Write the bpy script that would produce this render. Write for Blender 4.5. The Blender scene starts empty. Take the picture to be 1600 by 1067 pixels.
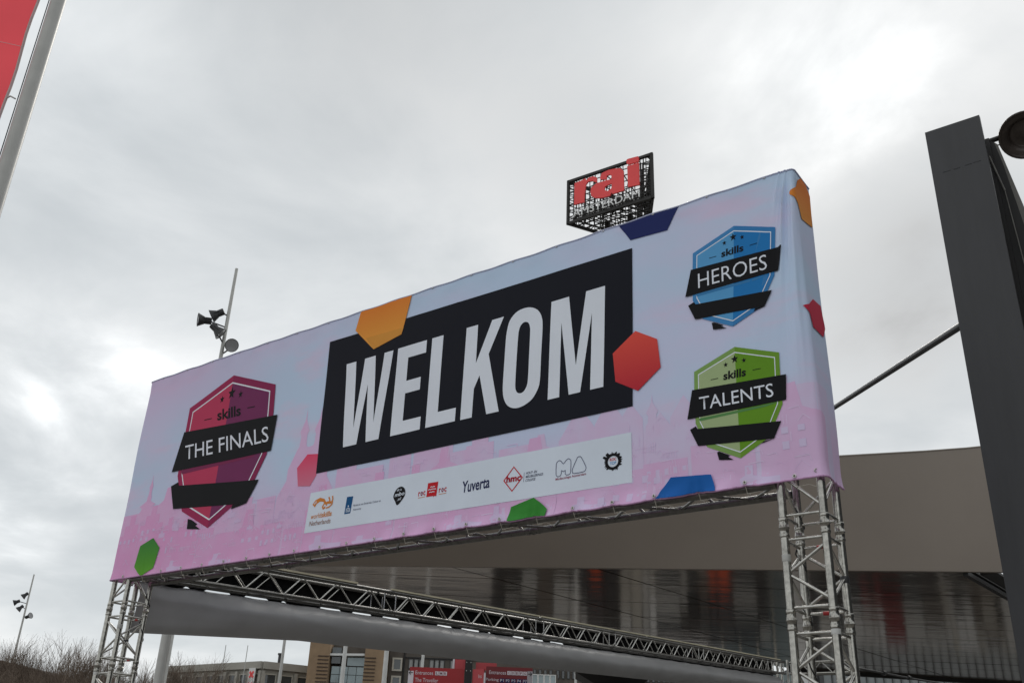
import bpy, bmesh, math, random
from math import sin, cos, pi, radians, sqrt
from mathutils import Vector, Matrix, noise
from mathutils.geometry import tessellate_polygon

SC = bpy.context.scene
COL = SC.collection
rnd = random.Random(7)

# ------------------------------------------------------------------ camera
PITCH, ROLL, EYE = 0.4337786, 0.0408691, 1.6
_F = Vector((0, cos(PITCH), sin(PITCH))); _U0 = Vector((0, -sin(PITCH), cos(PITCH))); _R0 = Vector((1, 0, 0))
_R = _R0 * cos(ROLL) + _U0 * sin(ROLL); _U = -_R0 * sin(ROLL) + _U0 * cos(ROLL)
cam = bpy.data.cameras.new('camera'); cam.sensor_width = 36; cam.lens = 1492.855 / 1600 * 36
cam.clip_start = 0.1; cam.clip_end = 3000
co = bpy.data.objects.new('camera', cam); COL.objects.link(co)
co.matrix_world = Matrix(((_R.x, _U.x, -_F.x, 0), (_R.y, _U.y, -_F.y, 0), (_R.z, _U.z, -_F.z, EYE), (0, 0, 0, 1)))
SC.camera = co

# ------------------------------------------------------------------ sky, sun, exposure
SUN_AZ, SUN_EL = radians(20), radians(38)
SUN_DIR = Vector((sin(SUN_AZ) * cos(SUN_EL), cos(SUN_AZ) * cos(SUN_EL), sin(SUN_EL)))
SC.view_settings.view_transform = 'Standard'; SC.view_settings.look = 'None'
SC.view_settings.exposure = 0.40; SC.view_settings.gamma = 1.0; SC.view_settings.use_curve_mapping = False
W_ = bpy.data.worlds.new('World'); SC.world = W_; W_.use_nodes = True
nt = W_.node_tree; nt.nodes.clear()
def N(t, **kw):
    n = nt.nodes.new(t)
    for k, v in kw.items(): setattr(n, k, v)
    return n
def LK(a, b): nt.links.new(a, b)
def M_(op, a, b=None, c=None):
    n = N('ShaderNodeMath', operation=op)
    for i, v in enumerate((a, b, c)):
        if v is None: continue
        if isinstance(v, (int, float)): n.inputs[i].default_value = v
        else: LK(v, n.inputs[i])
    return n.outputs[0]
tc = N('ShaderNodeTexCoord'); sep = N('ShaderNodeSeparateXYZ'); LK(tc.outputs['Generated'], sep.inputs[0])
zz = M_('ADD', M_('MAXIMUM', sep.outputs[2], 0.0), 0.22)
cmb = N('ShaderNodeCombineXYZ'); LK(M_('DIVIDE', sep.outputs[0], zz), cmb.inputs[0]); LK(M_('DIVIDE', sep.outputs[1], zz), cmb.inputs[1])
def fbm(scale, detail, rough, off, dist=0.0):
    mp = N('ShaderNodeMapping'); mp.inputs['Location'].default_value = off; LK(cmb.outputs[0], mp.inputs[0])
    n = N('ShaderNodeTexNoise'); n.inputs['Scale'].default_value = scale; n.inputs['Detail'].default_value = detail
    n.inputs['Roughness'].default_value = rough; n.inputs['Distortion'].default_value = dist
    LK(mp.outputs[0], n.inputs['Vector']); return n.outputs['Fac']
big = fbm(0.85, 3.0, 0.5, (2.3, 5.1, 0))
mid = fbm(2.3, 8.0, 0.55, (7.7, 1.2, 0), 0.3)
den = M_('ADD', M_('MULTIPLY', big, 0.52), M_('MULTIPLY', mid, 0.48))
def smooth(a, lo, hi):
    n = N('ShaderNodeMapRange', interpolation_type='SMOOTHSTEP'); LK(a, n.inputs[0])
    n.inputs[1].default_value = lo; n.inputs[2].default_value = hi; return n.outputs[0]
bright = smooth(den, 0.36, 0.64)
dotn = N('ShaderNodeVectorMath', operation='DOT_PRODUCT'); LK(tc.outputs['Generated'], dotn.inputs[0]); dotn.inputs[1].default_value = SUN_DIR
glow = M_('POWER', M_('MAXIMUM', dotn.outputs['Value'], 0.0), 26.0)
hor = M_('POWER', M_('SUBTRACT', 1.0, M_('MAXIMUM', sep.outputs[2], 0.0)), 4.0)
def patch(d, k, amt):
    """a broad lighter or darker mass of cloud, edges broken up by the cloud noise"""
    n = N('ShaderNodeVectorMath', operation='DOT_PRODUCT'); LK(tc.outputs['Generated'], n.inputs[0]); n.inputs[1].default_value = Vector(d).normalized()
    g0 = M_('POWER', M_('MAXIMUM', M_('ADD', n.outputs['Value'], M_('MULTIPLY', M_('SUBTRACT', mid, 0.5), 0.05)), 0.0), k)
    return M_('MULTIPLY', g0, amt)
lum = M_('ADD', M_('ADD', M_('MULTIPLY', bright, 1.95), 4.55), M_('ADD', M_('MULTIPLY', glow, 0.5), M_('MULTIPLY', hor, 0.7)))
for d_, k_, a_ in (((0.28, 0.748, 0.60), 220, 2.3), ((-0.485, 0.83, 0.275), 300, 1.6), ((-0.44, 0.67, 0.61), 60, 0.8), ((0.36, 0.80, 0.48), 110, -2.2), ((-0.16, 0.70, 0.70), 40, -0.9), ((0.12, 0.80, 0.58), 160, -0.7), ((0.45, 0.83, 0.33), 120, 0.3), ((-0.24, 0.87, 0.42), 60, 0.4)):
    lum = M_('ADD', lum, patch(d_, k_, a_))
tint = N('ShaderNodeMix', data_type='RGBA'); LK(bright, tint.inputs[0])
tint.inputs[6].default_value = (0.945, 1.0, 1.03, 1); tint.inputs[7].default_value = (0.985, 1.0, 1.0, 1)
cl = N('ShaderNodeVectorMath', operation='SCALE'); LK(tint.outputs[2], cl.inputs[0]); LK(lum, cl.inputs['Scale'])
sky = N('ShaderNodeTexSky', sky_type='NISHITA', sun_disc=False, sun_elevation=SUN_EL, sun_rotation=SUN_AZ)
mx = N('ShaderNodeMix', data_type='RGBA'); mx.inputs[0].default_value = 0.96
LK(sky.outputs[0], mx.inputs[6]); LK(cl.outputs[0], mx.inputs[7])
bg = N('ShaderNodeBackground'); bg.inputs[1].default_value = 0.1; LK(mx.outputs[2], bg.inputs[0])
wo = N('ShaderNodeOutputWorld'); LK(bg.outputs[0], wo.inputs[0])
sl = bpy.data.lights.new('sun', 'SUN'); sl.energy = 0.7; sl.angle = radians(20); sl.color = (1.0, 0.96, 0.9)
so = bpy.data.objects.new('sun', sl); COL.objects.link(so); so.rotation_euler = SUN_DIR.to_track_quat('Z', 'Y').to_euler()

# ------------------------------------------------------------------ materials
MATS = {}
def pm(name, rgb, rough=0.6, metal=0.0, var=0.12, scale=6.0, bump=0.0, bscale=40.0, spec=0.5, stretch=(1, 1, 1), rvar=0.0):
    """Principled material: base colour with noise wear, optional fine bump, in object coordinates."""
    m = bpy.data.materials.new(name); m.use_nodes = True; t = m.node_tree
    b = t.nodes['Principled BSDF']; b.inputs['Roughness'].default_value = rough; b.inputs['Metallic'].default_value = metal
    b.inputs['Specular IOR Level'].default_value = spec
    c = t.nodes.new('ShaderNodeTexCoord'); mp = t.nodes.new('ShaderNodeMapping'); mp.inputs['Scale'].default_value = stretch
    t.links.new(c.outputs['Object'], mp.inputs[0])
    n = t.nodes.new('ShaderNodeTexNoise'); n.inputs['Scale'].default_value = scale; n.inputs['Detail'].default_value = 6; n.inputs['Roughness'].default_value = 0.6
    t.links.new(mp.outputs[0], n.inputs['Vector'])
    r = t.nodes.new('ShaderNodeMapRange'); r.inputs[1].default_value = 0.3; r.inputs[2].default_value = 0.7
    r.inputs[3].default_value = 1 - var; r.inputs[4].default_value = 1 + var; t.links.new(n.outputs['Fac'], r.inputs[0])
    v = t.nodes.new('ShaderNodeVectorMath'); v.operation = 'SCALE'; v.inputs[0].default_value = rgb[:3]
    t.links.new(r.outputs[0], v.inputs['Scale']); t.links.new(v.outputs[0], b.inputs['Base Color'])
    if rvar:
        q = t.nodes.new('ShaderNodeMapRange'); q.inputs[3].default_value = max(0.02, rough - rvar); q.inputs[4].default_value = rough + rvar
        t.links.new(n.outputs['Fac'], q.inputs[0]); t.links.new(q.outputs[0], b.inputs['Roughness'])
    if bump:
        n2 = t.nodes.new('ShaderNodeTexNoise'); n2.inputs['Scale'].default_value = bscale; n2.inputs['Detail'].default_value = 4
        t.links.new(mp.outputs[0], n2.inputs['Vector'])
        bp = t.nodes.new('ShaderNodeBump'); bp.inputs['Strength'].default_value = bump; bp.inputs['Distance'].default_value = 0.01
        t.links.new(n2.outputs['Fac'], bp.inputs['Height']); t.links.new(bp.outputs[0], b.inputs['Normal'])
    MATS[name] = m; return m
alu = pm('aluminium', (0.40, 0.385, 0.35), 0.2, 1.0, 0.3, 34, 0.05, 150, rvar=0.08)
alu_dark = pm('shaded_aluminium', (0.16, 0.155, 0.145), 0.3, 1.0, 0.25, 30, 0.05, 120, rvar=0.1)  # aluminium again, its colour darkened to paint in the shade on the beams
alu_d = pm('aluminium_brace', (0.55, 0.535, 0.50), 0.2, 1.0, 0.2, 30, rvar=0.08)
black_cloth = pm('black_molton', (0.008, 0.008, 0.008), 0.95, 0, 0.2, 8, 0.2, 60, 0.1)
grey_cloth = pm('grey_cloth', (0.37, 0.365, 0.365), 0.45, 0, 0.08, 2, 0.06, 90, 0.35)
taupe = pm('taupe_panel', (0.285, 0.24, 0.20), 0.5, 0, 0.05, 0.5, 0.02, 8)
steel_dark = pm('dark_grey_paint', (0.036, 0.036, 0.039), 0.42, 0, 0.28, 2.2, 0.12, 14, rvar=0.10, stretch=(1.6, 1.6, 0.22))
steel_black = pm('black_recess_paint', (0.012, 0.011, 0.011), 0.6, 0, 0.2, 4)
steel_light = pm('weathered_grey_paint', (0.17, 0.163, 0.15), 0.6, 0, 0.25, 9, 0.15, 30)
pole_grey = pm('pole_grey', (0.46, 0.455, 0.43), 0.4, 0.2, 0.1, 5, rvar=0.08)
pole_white = pm('pole_white', (0.62, 0.62, 0.60), 0.45, 0, 0.08, 5)
lamp_black = pm('lamp_black', (0.022, 0.022, 0.024), 0.45, 0, 0.15, 9)
lamp_glass = pm('lamp_glass', (0.24, 0.24, 0.245), 0.12, 0.0, 0.1, 4)
lamp_brown = pm('lamp_reflector', (0.075, 0.06, 0.052), 0.35, 0.3, 0.25, 14, rvar=0.1)
flag_red = pm('flag_red', (0.72, 0.10, 0.13), 0.75, 0, 0.10, 2, 0.1, 60, 0.2)
def see_through(m, rgb, f):
    """thin cloth: part of the light passes through"""
    t = m.node_tree; tr = t.nodes.new('ShaderNodeBsdfTranslucent'); tr.inputs[0].default_value = (*rgb, 1)
    mx_ = t.nodes.new('ShaderNodeMixShader'); mx_.inputs[0].default_value = f
    t.links.new(t.nodes['Principled BSDF'].outputs[0], mx_.inputs[1]); t.links.new(tr.outputs[0], mx_.inputs[2]); t.links.new(mx_.outputs[0], t.nodes['Material Output'].inputs[0])
see_through(flag_red, (0.95, 0.12, 0.14), 0.7)
flag_hem = pm('flag_hem', (0.55, 0.42, 0.41), 0.7, 0, 0.1, 5)
white_p = pm('white_paint', (0.72, 0.72, 0.70), 0.5, 0, 0.05, 4)
eyelet_m = pm('eyelet_metal', (0.62, 0.60, 0.58), 0.35, 0.7, 0.15, 40)
tie_m = pm('cable_tie_nylon', (0.5, 0.47, 0.40), 0.5, 0, 0.1, 40)
sign_black = pm('sign_frame_black', (0.022, 0.02, 0.018), 0.5, 0.2, 0.2, 1)
sign_red = pm('sign_letter_red', (0.92, 0.07, 0.07), 0.45, 0, 0.04, 0.6)
sign_white = pm('sign_letter_white', (0.9, 0.9, 0.89), 0.4, 0, 0.04, 1)
way_red = pm('wayfinding_red', (0.36, 0.014, 0.018), 0.45, 0, 0.06, 2)
way_red_d = pm('wayfinding_dark_red', (0.17, 0.008, 0.012), 0.45, 0, 0.06, 2)
way_red_l = pm('wayfinding_side_red', (0.52, 0.06, 0.07), 0.5, 0, 0.06, 2)
way_white = pm('wayfinding_white', (0.72, 0.66, 0.70), 0.5, 0, 0.05, 2)
concrete = pm('concrete', (0.38, 0.36, 0.315), 0.8, 0, 0.14, 0.6, 0.2, 8)
brick_tan = pm('tan_brick', (0.30, 0.205, 0.125), 0.85, 0, 0.12, 1.5, 0.2, 18)
brick_dark = pm('brown_brick', (0.105, 0.09, 0.076), 0.85, 0, 0.14, 1.5, 0.2, 18)
brick_red = pm('dark_red_brick', (0.075, 0.052, 0.04), 0.9, 0, 0.25, 1.2, 0.2, 18)
glass_dark = pm('window_glass', (0.05, 0.06, 0.065), 0.06, 0, 0.3, 0.7, spec=0.9)
glass_sky = pm('atrium_glass', (0.22, 0.27, 0.28), 0.05, 0.25, 0.25, 0.6, spec=0.9)
frame_pale = pm('window_frame_pale', (0.52, 0.49, 0.42), 0.6, 0, 0.05, 3)
bark = pm('bark', (0.165, 0.125, 0.095), 0.9, 0, 0.25, 3)
ground_m = pm('paving', (0.17, 0.163, 0.15), 0.8, 0, 0.15, 0.7, 0.1, 6)
roof_m = pm('roofing', (0.10, 0.10, 0.10), 0.8, 0, 0.1, 0.5)
clad = pm('ribbed_cladding', (0.26, 0.275, 0.275), 0.5, 0.1, 0.08, 0.8)
orange_m = pm('orange_red_panel', (0.85, 0.10, 0.02), 0.55, 0, 0.1, 0.8)
wood_m = pm('pale_batten', (0.62, 0.56, 0.40), 0.6, 0, 0.15, 6)
cable_m = pm('black_cable', (0.012, 0.012, 0.012), 0.6)

def soffit_material():
    m = pm('glossy_soffit', (0.31, 0.24, 0.19), 0.12, 0.82, 0.2, 0.4, rvar=0.06)
    t = m.node_tree; b = t.nodes['Principled BSDF']
    c = t.nodes.new('ShaderNodeTexCoord'); mp = t.nodes.new('ShaderNodeMapping'); mp.inputs['Scale'].default_value = (0.55, 1.7, 1)
    t.links.new(c.outputs['Object'], mp.inputs[0])
    n = t.nodes.new('ShaderNodeTexNoise'); n.inputs['Scale'].default_value = 1.1; n.inputs['Detail'].default_value = 3
    t.links.new(mp.outputs[0], n.inputs['Vector'])
    bp = t.nodes.new('ShaderNodeBump'); bp.inputs['Strength'].default_value = 0.26; bp.inputs['Distance'].default_value = 0.05
    t.links.new(n.outputs['Fac'], bp.inputs['Height']); t.links.new(bp.outputs[0], b.inputs['Normal'])
    return m
soffit_m = soffit_material()

# ------------------------------------------------------------------ mesh helpers
class MB:
    def __init__(self): self.v = []; self.f = []; self.mi = []; self.sm = []
    def add(self, vs, fs, mi=0, sm=False):
        o = len(self.v); self.v += [tuple(x) for x in vs]
        for f in fs: self.f.append([i + o for i in f]); self.mi.append(mi); self.sm.append(sm)
        return self
    def box(self, c, s, X=(1, 0, 0), Y=(0, 1, 0), Z=(0, 0, 1), mi=0):
        c = Vector(c); X = Vector(X) * s[0] / 2; Y = Vector(Y) * s[1] / 2; Z = Vector(Z) * s[2] / 2
        vs = [c + X * a + Y * b + Z * d for d in (-1, 1) for b in (-1, 1) for a in (-1, 1)]
        return self.add(vs, [(0, 2, 3, 1), (4, 5, 7, 6), (0, 1, 5, 4), (2, 6, 7, 3), (0, 4, 6, 2), (1, 3, 7, 5)], mi)
    def tube(self, p0, p1, r0, r1=None, n=10, cap=True, mi=0):
        p0 = Vector(p0); p1 = Vector(p1); r1 = r0 if r1 is None else r1
        z = (p1 - p0).normalized(); x = z.orthogonal().normalized(); y = z.cross(x)
        vs = [p + (x * cos(2 * pi * i / n) + y * sin(2 * pi * i / n)) * r for p, r in ((p0, r0), (p1, r1)) for i in range(n)]
        fs = [(i, (i + 1) % n, n + (i + 1) % n, n + i) for i in range(n)]
        self.add(vs, fs, mi, True)
        if cap: self.add(vs[:n], [tuple(range(n))[::-1]], mi); self.add(vs[n:], [tuple(range(n))], mi)
        return self
    def path(self, pts, r, n=6, mi=0):
        for a, b in zip(pts, pts[1:]): self.tube(a, b, r, n=n, mi=mi)
        return self
    def lathe(self, prof, origin, axis, n=24, mi=0):
        z = Vector(axis).normalized(); x = z.orthogonal().normalized(); y = z.cross(x); o = Vector(origin)
        vs = [o + z * h + (x * cos(2 * pi * i / n) + y * sin(2 * pi * i / n)) * r for r, h in prof for i in range(n)]
        fs = [(k * n + i, k * n + (i + 1) % n, (k + 1) * n + (i + 1) % n, (k + 1) * n + i) for k in range(len(prof) - 1) for i in range(n)]
        return self.add(vs, fs, mi, True)
    def prism(self, poly, ext, mi=0):
        """poly: list of 3D points (convex or simple planar), ext: extrusion vector"""
        ps = [Vector(p) for p in poly]; e = Vector(ext); n = len(ps)
        tris = tessellate_polygon([ps])
        vs = ps + [p + e for p in ps]
        fs = [tuple(t) for t in tris] + [tuple(i + n for i in reversed(t)) for t in tris] + [(i, (i + 1) % n, n + (i + 1) % n, n + i) for i in range(n)]
        return self.add(vs, fs, mi)
    def build(self, name, mats, parent=None):
        me = bpy.data.meshes.new(name); me.from_pydata(self.v, [], self.f)
        for m in (mats if isinstance(mats, (list, tuple)) else [mats]): me.materials.append(m)
        for p, i, s in zip(me.polygons, self.mi, self.sm): p.material_index = i; p.use_smooth = s
        bm = bmesh.new(); bm.from_mesh(me); bmesh.ops.recalc_face_normals(bm, faces=bm.faces); bm.to_mesh(me); bm.free()
        return link(name, me, parent)
def wloc(o):
    v = Vector((0, 0, 0))
    while o is not None: v += o.location; o = o.parent
    return v
def link(name, me, parent=None):
    o = bpy.data.objects.new(name, me); COL.objects.link(o)
    if parent is not None: o.parent = parent; o.location = -wloc(parent)
    return o
def tag(o, label, cat, group=None):
    o['label'] = label; o['category'] = cat
    if group: o['group'] = group
    return o
def thing(name, label, cat, loc=(0, 0, 0), group=None):
    o = bpy.data.objects.new(name, None); COL.objects.link(o); o.location = loc; o.empty_display_size = 0.2
    return tag(o, label, cat, group)
def struct(o): o['kind'] = 'structure'; return o
def stuff(o): o['kind'] = 'stuff'; return o
V = Vector
UP = V((0, 0, 1))

# text -> flat 2D mesh (verts, faces), built from Blender's own font
_tc = {}
def textdata(body, off=0.0):
    if (body, off) in _tc: return _tc[(body, off)]
    cu = bpy.data.curves.new('lettering', 'FONT'); cu.body = body; cu.offset = off; cu.resolution_u = 3
    ob = bpy.data.objects.new('lettering', cu); COL.objects.link(ob); bpy.context.view_layer.update()
    me = bpy.data.meshes.new_from_object(ob.evaluated_get(bpy.context.evaluated_depsgraph_get()))
    vs = [(v.co.x, v.co.y) for v in me.vertices]; fs = [tuple(p.vertices) for p in me.polygons]
    bpy.data.objects.remove(ob); bpy.data.curves.remove(cu); bpy.data.meshes.remove(me)
    _tc[(body, off)] = (vs, fs); return vs, fs
def fit_text(body, bl, br, tl, off=0.0, squash_desc=False):
    """text scaled so that its bounding box fills the parallelogram bl, br, tl"""
    vs, fs = textdata(body, off)
    x0 = min(v[0] for v in vs); x1 = max(v[0] for v in vs); y0 = min(v[1] for v in vs); y1 = max(v[1] for v in vs)
    out = []
    for x, y in vs:
        a = (x - x0) / (x1 - x0); b = (y - y0) / (y1 - y0)
        out.append((bl[0] + (br[0] - bl[0]) * a + (tl[0] - bl[0]) * b, bl[1] + (br[1] - bl[1]) * a + (tl[1] - bl[1]) * b))
    return out, fs
def poly2(*loops):
    """filled 2D polygon with optional holes -> verts, faces"""
    vs = [p for l in loops for p in l]
    fs = tessellate_polygon([[V((p[0], p[1], 0)) for p in l] for l in loops])
    return vs, [tuple(f) for f in fs]
def merge2(*parts):
    vs = []; fs = []
    for i, (a, b) in enumerate(parts):                 # each piece lies a tenth of a millimetre above the one before, in turn
        o = len(vs); vs += [(p[0], p[1], 0.0001 * (i % 7)) for p in a]; fs += [tuple(i + o for i in f) for f in b]
    return vs, fs
def stroke2(pts, w, closed=False):
    vs = []; fs = []; n = len(pts); P = [V((p[0], p[1])) for p in pts]
    for i in range(n):
        a = P[(i - 1) % n] if (closed or i > 0) else P[i]; b = P[(i + 1) % n] if (closed or i < n - 1) else P[i]
        t = (b - a); t = t.normalized() if t.length else V((1, 0)); nn = V((-t.y, t.x))
        wi = w[i] if isinstance(w, (list, tuple)) else w
        vs += [tuple(P[i] + nn * wi / 2), tuple(P[i] - nn * wi / 2)]
    for i in range(n if closed else n - 1):
        j = (i + 1) % n; fs.append((2 * i, 2 * i + 1, 2 * j + 1, 2 * j))
    return vs, fs
def circ(cx, cy, rx, ry=None, n=28, a0=0):
    ry = rx if ry is None else ry
    return [(cx + rx * cos(2 * pi * i / n + a0), cy + ry * sin(2 * pi * i / n + a0)) for i in range(n)]
def catmull(pts, k=4):
    out = []; n = len(pts)
    for i in range(n):
        p0, p1, p2, p3 = (V((*pts[(i + j - 1) % n], 0)) for j in range(4))
        for s in range(k):
            t = s / k
            q = 0.5 * ((2 * p1) + (p2 - p0) * t + (2 * p0 - 5 * p1 + 4 * p2 - p3) * t * t + (3 * p1 - p0 - 3 * p2 + p3) * t ** 3)
            out.append((q.x, q.y))
    return out

def resample(pts, n):
    P = [V((*p[:2],)) for p in pts] + [V((*pts[0][:2],))]; d = [0.0]
    for a, b in zip(P, P[1:]): d.append(d[-1] + (b - a).length)
    out = []; j = 0
    for i in range(n):
        t = d[-1] * i / n
        while d[j + 1] < t: j += 1
        q = P[j] + (P[j + 1] - P[j]) * ((t - d[j]) / max(1e-9, d[j + 1] - d[j])); out.append((q.x, q.y))
    return out
def ring2(outer, inner):
    """closed band between two loops with the same number of points"""
    n = len(outer); return list(outer) + list(inner), [(i, (i + 1) % n, n + (i + 1) % n, n + i) for i in range(n)]

# ------------------------------------------------------------------ frame of the truss portal
YAW = 0.6546089
A_ = V((cos(YAW), -sin(YAW), 0))            # along the front, to the right
NB = V((sin(YAW), cos(YAW), 0))             # depth, away from the viewer
CR = V((1.80556, 5.2395, 1.67379 + EYE))    # front right bottom corner of the banner box
BW, BH, TD = 7.10633, 2.10274, 0.29
OL = CR - A_ * BW                           # front left bottom corner

# ------------------------------------------------------------------ ground
g = MB()
g.add([(-1500, -1500, 0), (1500, -1500, 0), (1500, 1500, 0), (-1500, 1500, 0)], [(0, 1, 2, 3)])
struct(g.build('ground', ground_m))
pv = MB()
pv.add([(-40, -15, 0.004), (40, -15, 0.004), (40, 62, 0.004), (-40, 62, 0.004)], [(0, 1, 2, 3)])
struct(pv.build('pavement', pm('plaza_paving', (0.19, 0.18, 0.165), 0.75, 0, 0.15, 1.3, 0.15, 9)))
rd = MB(); rd.add([(-120, 63, 0.008), (120, 63, 0.008), (120, 71, 0.008), (-120, 71, 0.008)], [(0, 1, 2, 3)])
struct(rd.build('road', pm('asphalt', (0.05, 0.05, 0.052), 0.85, 0, 0.15, 2, 0.2, 30)))

# ------------------------------------------------------------------ entrance canopy of the hall
SZ = 5.0 + EYE
def fy(x): return 25.07 - 0.1512 * (x + 4.34)
FD = V((1, -0.1512, 0)).normalized(); FN = V((0.1512, 1, 0)).normalized()
cano = thing('entrance_canopy', 'taupe entrance canopy with glossy panelled underside behind the truss portal', 'canopy', (3, 24, 0))
XL, XR = -7.3, 24.0
def ftop(x): return 7.72 + 0.104 * (x - 8.37) + EYE
f0 = V((XL, fy(XL), 0)); f1 = V((XR, fy(XR), 0))
# fascia: one long twisted sheet, upright at the right and leaning out towards the left, a lean added to darken that end
def lean(x): return max(0.05, 2.9 - (x + 7.3) * 0.155)
def fpt(x, t): return V((x, fy(x), SZ + (ftop(x) - SZ) * t)) - FN * (lean(x) * t)
b = MB(); nF = 30; vs = []
for i in range(nF + 1):
    x = XL + (XR - XL) * i / nF
    for k in range(7): vs.append(fpt(x, k / 6))
nv0 = len(vs); vs += [p + FN * 0.12 for p in vs]
for o in (0, nv0): b.add([], []);
fs = [(i * 7 + k, (i + 1) * 7 + k, (i + 1) * 7 + k + 1, i * 7 + k + 1) for i in range(nF) for k in range(6)]
b.add(vs[:nv0], fs, 0, True); b.add(vs, [tuple(q + nv0 for q in f) for f in fs] + [(i * 7, (i + 1) * 7, nv0 + (i + 1) * 7, nv0 + i * 7) for i in range(nF)] + [(i * 7 + 6, (i + 1) * 7 + 6, nv0 + (i + 1) * 7 + 6, nv0 + i * 7 + 6) for i in range(nF)] + [(k, k + 1, nv0 + k + 1, nv0 + k) for k in range(6)])
b.build('fascia', taupe, cano)
b = MB()
for i in range(nF):
    xa, xb = XL + (XR - XL) * i / nF, XL + (XR - XL) * (i + 1) / nF
    pa, pb = fpt(xa, 1), fpt(xb, 1); b.prism([pa - FN * .015 + UP * .002, pb - FN * .015 + UP * .002, pb - FN * .015 + UP * .03, pa - FN * .015 + UP * .03], FN * 0.16)
b.build('roof_edge_trim', taupe, cano)
def clip(poly, p, n):
    out = []; k = len(poly)
    for i in range(k):
        a = V(poly[i]); c = V(poly[(i + 1) % k]); da = (a - p).dot(n); dc = (c - p).dot(n)
        if da >= 0: out.append(a)
        if (da > 0 > dc) or (da < 0 < dc): out.append(a + (c - a) * (da / (da - dc)))
    return out
def inset(poly, e):
    c = sum((V(p) for p in poly), V((0, 0))) / len(poly); res = [V(p) for p in poly]
    for i in range(len(poly)):
        a = V(poly[i]); b2 = V(poly[(i + 1) % len(poly)]); t = (b2 - a)
        if t.length < 1e-4: continue
        t.normalize(); n = V((-t.y, t.x))
        if (c - a).dot(n) < 0: n = -n
        res = clip(res, a + n * e, n)
        if len(res) < 3: return []
    return res
DG = V((0.66, 0.75)).normalized(); DGN = V((DG.y, -DG.x))
lx = lambda y: -7.11 + (y - 25.86) * (18.5 / 16.31)
rx = lambda y: 11.0 + (y - 22.7) * 0.852
outer = [V((XL, fy(XL) + 0.13)), V((11.0, fy(11.0) + 0.13)), V((rx(46.5), 46.5)), V((lx(43.2), 43.2)), V((lx(26.2), 26.2))]
seams_y = [26.0, 28.8, 31.35, 33.6, 35.7, 37.7, 39.6, 41.4, 43.1, 44.8]
strips = []; rest = outer; low = [V(p) for p in outer]
tilt = V((0.02, 1)).normalized()
prev = None
for yv in seams_y + [None]:
    poly = list(outer)
    if prev is not None: poly = clip(poly, V((0, prev)), tilt)
    if yv is not None: poly = clip(poly, V((0, yv)), -tilt)
    prev = yv if yv is not None else prev
    if len(poly) >= 3: strips.append(poly)
for poly in strips:
    for dlo, dhi in ((None, -1.4), (-1.4, 2.28), (2.28, None)):
        q = list(poly)
        if dlo is not None: q = clip(q, V((dlo, fy(dlo))), DGN)
        if dhi is not None and len(q) >= 3: q = clip(q, V((dhi, fy(dhi))), -DGN)
        if len(q) < 3: continue
        q = inset(q, 0.022)
        if len(q) < 3: continue
        dz = rnd.uniform(-0.004, 0.004)
        bb = MB(); bb.prism([(p.x, p.y, SZ + 0.01 + dz) for p in q], (0, 0, 0.03)); bb.build('soffit_panel', soffit_m, cano)
b = MB(); b.prism([(p.x, p.y, SZ + 0.06) for p in outer], (0, 0, 0.05)); b.build('soffit_backing', steel_black, cano)
b = MB()
ro = [V((XL + 0.05, fy(XL) + 0.31)), V((XR, fy(XR) + 0.31)), V((XR + 6, 46.6)), V((lx(43.3), 43.3)), V((lx(26.4), 26.4))]
b.prism([(p.x, p.y, SZ + 0.2) for p in outer], (0, 0, 0.35)); b.build('roof_deck', roof_m, cano)
# right edge beam of the soffit and its pale underside strip
b = MB(); p0 = V((11.0, fy(11.0) + 0.15, SZ - 0.02)); p1 = V((rx(46.5), 46.5, SZ - 0.02)); t = (p1 - p0).normalized(); s = t.cross(UP)
b.box((p0 + p1) / 2 + s * 0.07, ((p1 - p0).length, 0.12, 0.10), t, s, UP); b.build('edge_beam', steel_black, cano)
b = MB(); b.box((p0 + p1) / 2 + s * 0.42 + t * 0.3 + V((0, 0, 0.10)), ((p1 - p0).length - 0.8, 0.40, 0.06), t, s, UP); b.build('edge_lining', steel_black, cano)
b = MB(); yb = 43.2
pb0 = V((lx(43.2), 43.2, SZ)); pb1 = V((rx(46.5), 46.5, SZ)); t = (pb1 - pb0).normalized(); s = t.cross(UP)
b.box((pb0 + pb1) / 2 - s * 0.15 + V((0, 0, 0.0)), ((pb1 - pb0).length, 0.25, 0.24), t, s, UP); b.build('rear_beam', steel_black, cano)
for x_, y_ in ((27.5, 40.0),):
    b = MB(); b.tube((x_, y_, 0), (x_, y_, SZ + 0.005), 0.22, n=14)
    # slim columns stand low in the view, only the nearest parts show
    if x_ > 12: b.build('column', steel_dark, cano)

# ------------------------------------------------------------------ exhibition hall behind the canopy
hall = thing('exhibition_hall', 'grey ribbed exhibition hall wall under the rear edge of the canopy', 'building', (20, 49, 0))
hx0, hx1, hy = 15.6, 34.0, 48.6
b = MB(); b.box(((hx0 + hx1) / 2, hy + 4.1, 3.9), (hx1 - hx0, 8, 7.8)); b.build('wall', roof_m, hall)
x = hx0 + 0.2
while x < hx1 - 0.3:
    b = MB(); b.prism([(x, hy + 0.095, 0.3), (x + 0.07, hy + 0.0, 0.3), (x + 0.30, hy + 0.0, 0.3), (x + 0.37, hy + 0.095, 0.3)], (0, 0, 7.3))
    b.build('cladding_rib', clad, hall); x += 0.42
b = MB(); b.box((14.95, hy + 0.6, 3.6), (0.95, 1.0, 7.2)); b.build('white_pier', white_p, hall)
gl = thing('glass_entrance', 'pale glazed lobby beside the ribbed hall, seen through the truss tower', 'building', (12.2, 48, 0))
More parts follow.
